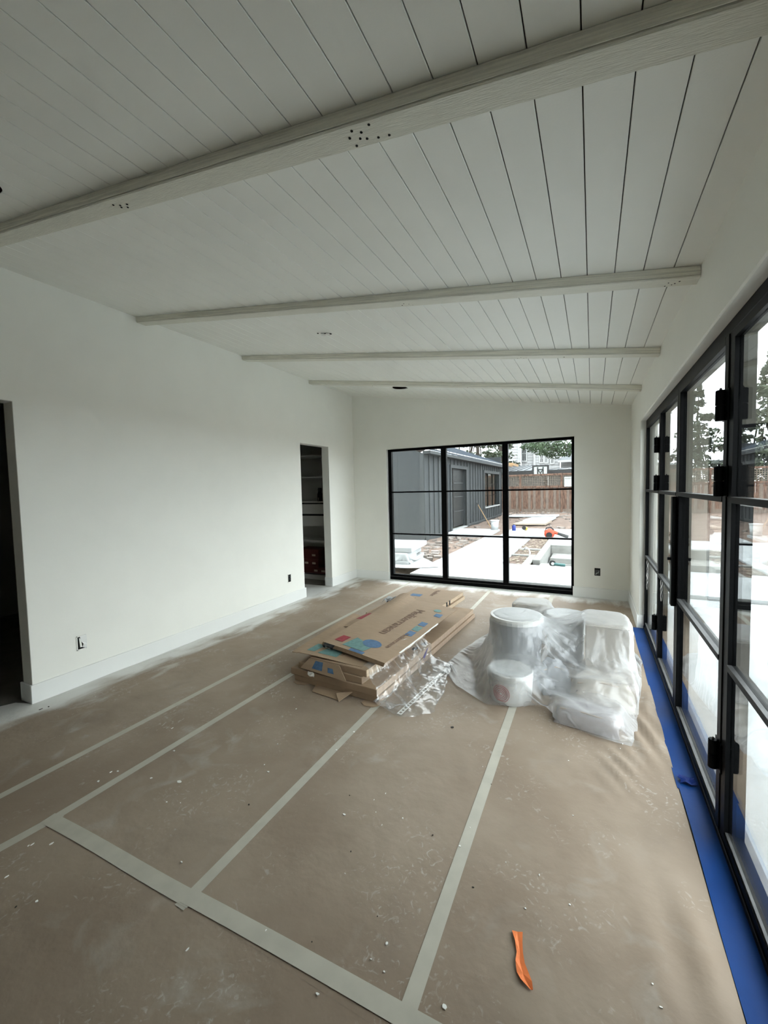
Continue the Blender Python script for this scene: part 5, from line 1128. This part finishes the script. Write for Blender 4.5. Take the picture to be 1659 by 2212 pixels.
# ------------------------------------------------------------------ yard tools
def bucket_out(x, y, label):
    e = thing('yard_bucket', (x, y, CT), label, 'bucket'); z = CT
    part('bucket_body', M['pipe'], e, lambda b: b.lathe([(0.125, z), (0.145, z + 0.33)], (x, y, 0), 20), smooth=True); part('bucket_rim', M['pipe'], e, lambda b: b.lathe([(0.145, z + 0.30), (0.158, z + 0.305), (0.158, z + 0.335), (0.145, z + 0.34)], (x, y, 0), 20))
    part('handle', M['charcoal2'], e, lambda b: b.tube([(x - 0.15, y, z + 0.31), (x - 0.10, y, z + 0.43), (x, y, z + 0.48), (x + 0.10, y, z + 0.43), (x + 0.15, y, z + 0.31)], 0.008, 6))
bucket_out(-3.12, 14.9, 'white bucket with raised handle outside by the dark building')
e = thing('pick_handle', (-3.9, 16.2, CT), 'wooden long-handled tool leaning against the dark building', 'hand tool')
part('handle', M['lumber'], e, lambda b: b.tube([(-3.45, 15.9, GZ), (-4.40, 17.6, 0.72)], 0.02, 6)); part('head', M['charcoal2'], e, lambda b: b.tube([(-4.38, 17.4, 0.78), (-4.40, 17.8, 0.66)], 0.03, 6))
e = thing('stake_pipe', (-4.1, 21, -0.1), 'white pipe stake standing before the far end of the dark building', 'pipe'); part('pipe', M['pipe'], e, lambda b: b.tube([(-4.05, 21.5, -0.15), (-4.05, 21.5, 0.75)], 0.025, 6)); part('pipe_cap', M['pipe'], e, lambda b: b.tube([(-4.05, 21.5, 0.75), (-4.05, 21.5, 0.80)], 0.034, 8))
e = thing('blue_jug', (-2.42, 14.7, CT), 'blue jug on the far concrete pad', 'jug')
part('jug_body', M['jugblue'], e, lambda b: b.lathe([(0.06, CT), (0.065, CT + 0.01), (0.065, CT + 0.16), (0.03, CT + 0.20)], (-2.42, 14.7, 0), 16), smooth=True); part('jug_cap', M['blackplastic'], e, lambda b: b.lathe([(0.028, CT + 0.20), (0.028, CT + 0.225)], (-2.42, 14.7, 0), 12))
e = thing('yellow_tool', (-2.05, 14.9, CT), 'small yellow and black hand tool on the far pad', 'hand tool')
part('tool_body', M['yellow'], e, lambda b: b.lathe([(0.03, 0), (0.06, 0.02), (0.06, 0.09), (0.03, 0.12)], (-2.05, 14.84, CT + 0.06), 12, 'y')); part('tool_wheel', M['blackplastic'], e, lambda b: b.lathe([(0.07, 0), (0.07, 0.03)], (-2.10, 14.8, CT + 0.09), 14, 'y'))
# leaf blower
e = thing('leaf_blower', (-1.1, 12.75, CT), 'orange red leaf blower with black tube on the pad beyond the pit', 'leaf blower')
bxx, byy = -1.10, 12.7
part('fan_housing', M['blowred'], e, lambda b: b.lathe([(0.05, -0.09), (0.135, -0.07), (0.145, 0), (0.135, 0.07), (0.05, 0.09)], (bxx, byy, CT + 0.145), 20, 'y'), smooth=True)
part('intake', M['blackplastic'], e, lambda b: b.lathe([(0.085, -0.105), (0.085, -0.08)], (bxx, byy, CT + 0.11), 18, 'y'))
part('blower_handle', M['blackplastic'], e, lambda b: b.tube([(bxx - 0.13, byy, CT + 0.20), (bxx - 0.08, byy, CT + 0.31), (bxx + 0.04, byy, CT + 0.33), (bxx + 0.12, byy, CT + 0.25)], 0.022, 8))
part('nozzle_neck', M['blowred'], e, lambda b: b.tube([(bxx + 0.08, byy, CT + 0.20), (bxx + 0.22, byy, CT + 0.16)], [0.06, 0.045], 10)); part('nozzle', M['blackplastic'], e, lambda b: b.tube([(bxx + 0.20, byy, CT + 0.165), (bxx + 0.50, byy, CT + 0.06)], [0.04, 0.05], 10))
e = thing('drill_case', (-0.42, 12.75, CT), 'small teal tool standing right of the leaf blower', 'power tool'); part('tool_body', M['greentool'], e, lambda b: b.box(-0.50, -0.34, 12.7, 12.8, CT, CT + 0.13)); part('battery', M['blackplastic'], e, lambda b: b.box(-0.48, -0.36, 12.71, 12.79, CT + 0.13, CT + 0.17))
# angle grinder
gx, gy, gz = -0.60, 8.62, CT - 0.06
e = thing('angle_grinder', (gx, gy, gz), 'teal angle grinder with black disc on the pit ledge', 'power tool')
part('guard_disc', M['blackplastic'], e, lambda b: b.lathe([(0.062, -0.012), (0.062, 0.012)], (gx - 0.09, gy, gz + 0.064), 20, 'y')); part('gear_head', M['pipe'], e, lambda b: b.lathe([(0.024, -0.03), (0.030, 0.0), (0.024, 0.02)], (gx - 0.085, gy - 0.02, gz + 0.06), 12, 'y'))
part('motor_body', M['greentool'], e, lambda b: b.tube([(gx - 0.06, gy, gz + 0.055), (gx + 0.02, gy, gz + 0.045), (gx + 0.14, gy, gz + 0.036)], [0.034, 0.030, 0.032], 12)); part('cord', M['blackplastic'], e, lambda b: b.tube([(gx + 0.14, gy, gz + 0.036), (gx + 0.24, gy + 0.02, gz + 0.04), (gx + 0.28, gy, gz + 0.01), (gx + 0.32, gy, gz - 0.03)], 0.006, 6))
# conduit loop in the planter
e = thing('conduit_loop', (-1.3, 9.9, -0.22), 'white conduit bent in a loop over the planter walls', 'pipe'); part('conduit', M['pipe'], e, lambda b: b.tube([(-1.52, 10.4, -0.25), (-1.50, 10.35, -0.10), (-1.42, 10.25, 0.0), (-1.33, 10.1, -0.01), (-1.28, 9.95, -0.08), (-1.28, 9.75, -0.25)], 0.013, 8)); part('coupling', M['pipe'], e, lambda b: b.tube([(-1.285, 9.97, -0.07), (-1.28, 9.90, -0.12)], 0.018, 8))

# foam board stack left of the walk
fy = 7.9
for k, (x0, x1, y0, y1, z0, z1, l) in enumerate(((-4.75, -3.30, 7.50, 8.75, 0.17, 0.27, 'top white foam board of the stack outside'), (-4.80, -3.42, 7.55, 8.70, 0.02, 0.15, 'middle white foam board of the stack outside'), (-4.7, -3.35, 7.40, 8.70, -0.14, 0.0, 'bottom white foam board of the stack outside'))):
    o = MB().box(x0, x1, y0, y1, z0, z1).rot(0.12, (-4, 8)).build('foam_board', M['foam'], bevel=0.01); tag(o, l, 'foam board', 'white foam boards stacked outside the window')
OF = [('box', -4.7, -3.40, 7.45, 8.7, 0.155, 0.12)]
PT = drape(40, 40, 0.03, (-3.45, 7.75), 0.5, 0.2, OF, steps=110, iters=5, seed=8, floor=-0.06, noise=0.02, thick=0.01)
e = thing('wrap_sheet', (-3.4, 7.7, -0.06), 'white wrapping sheet slumped over the foam boards outside', 'plastic sheet')
cloth_obj(PT, 'wrap', M['foam'], e)
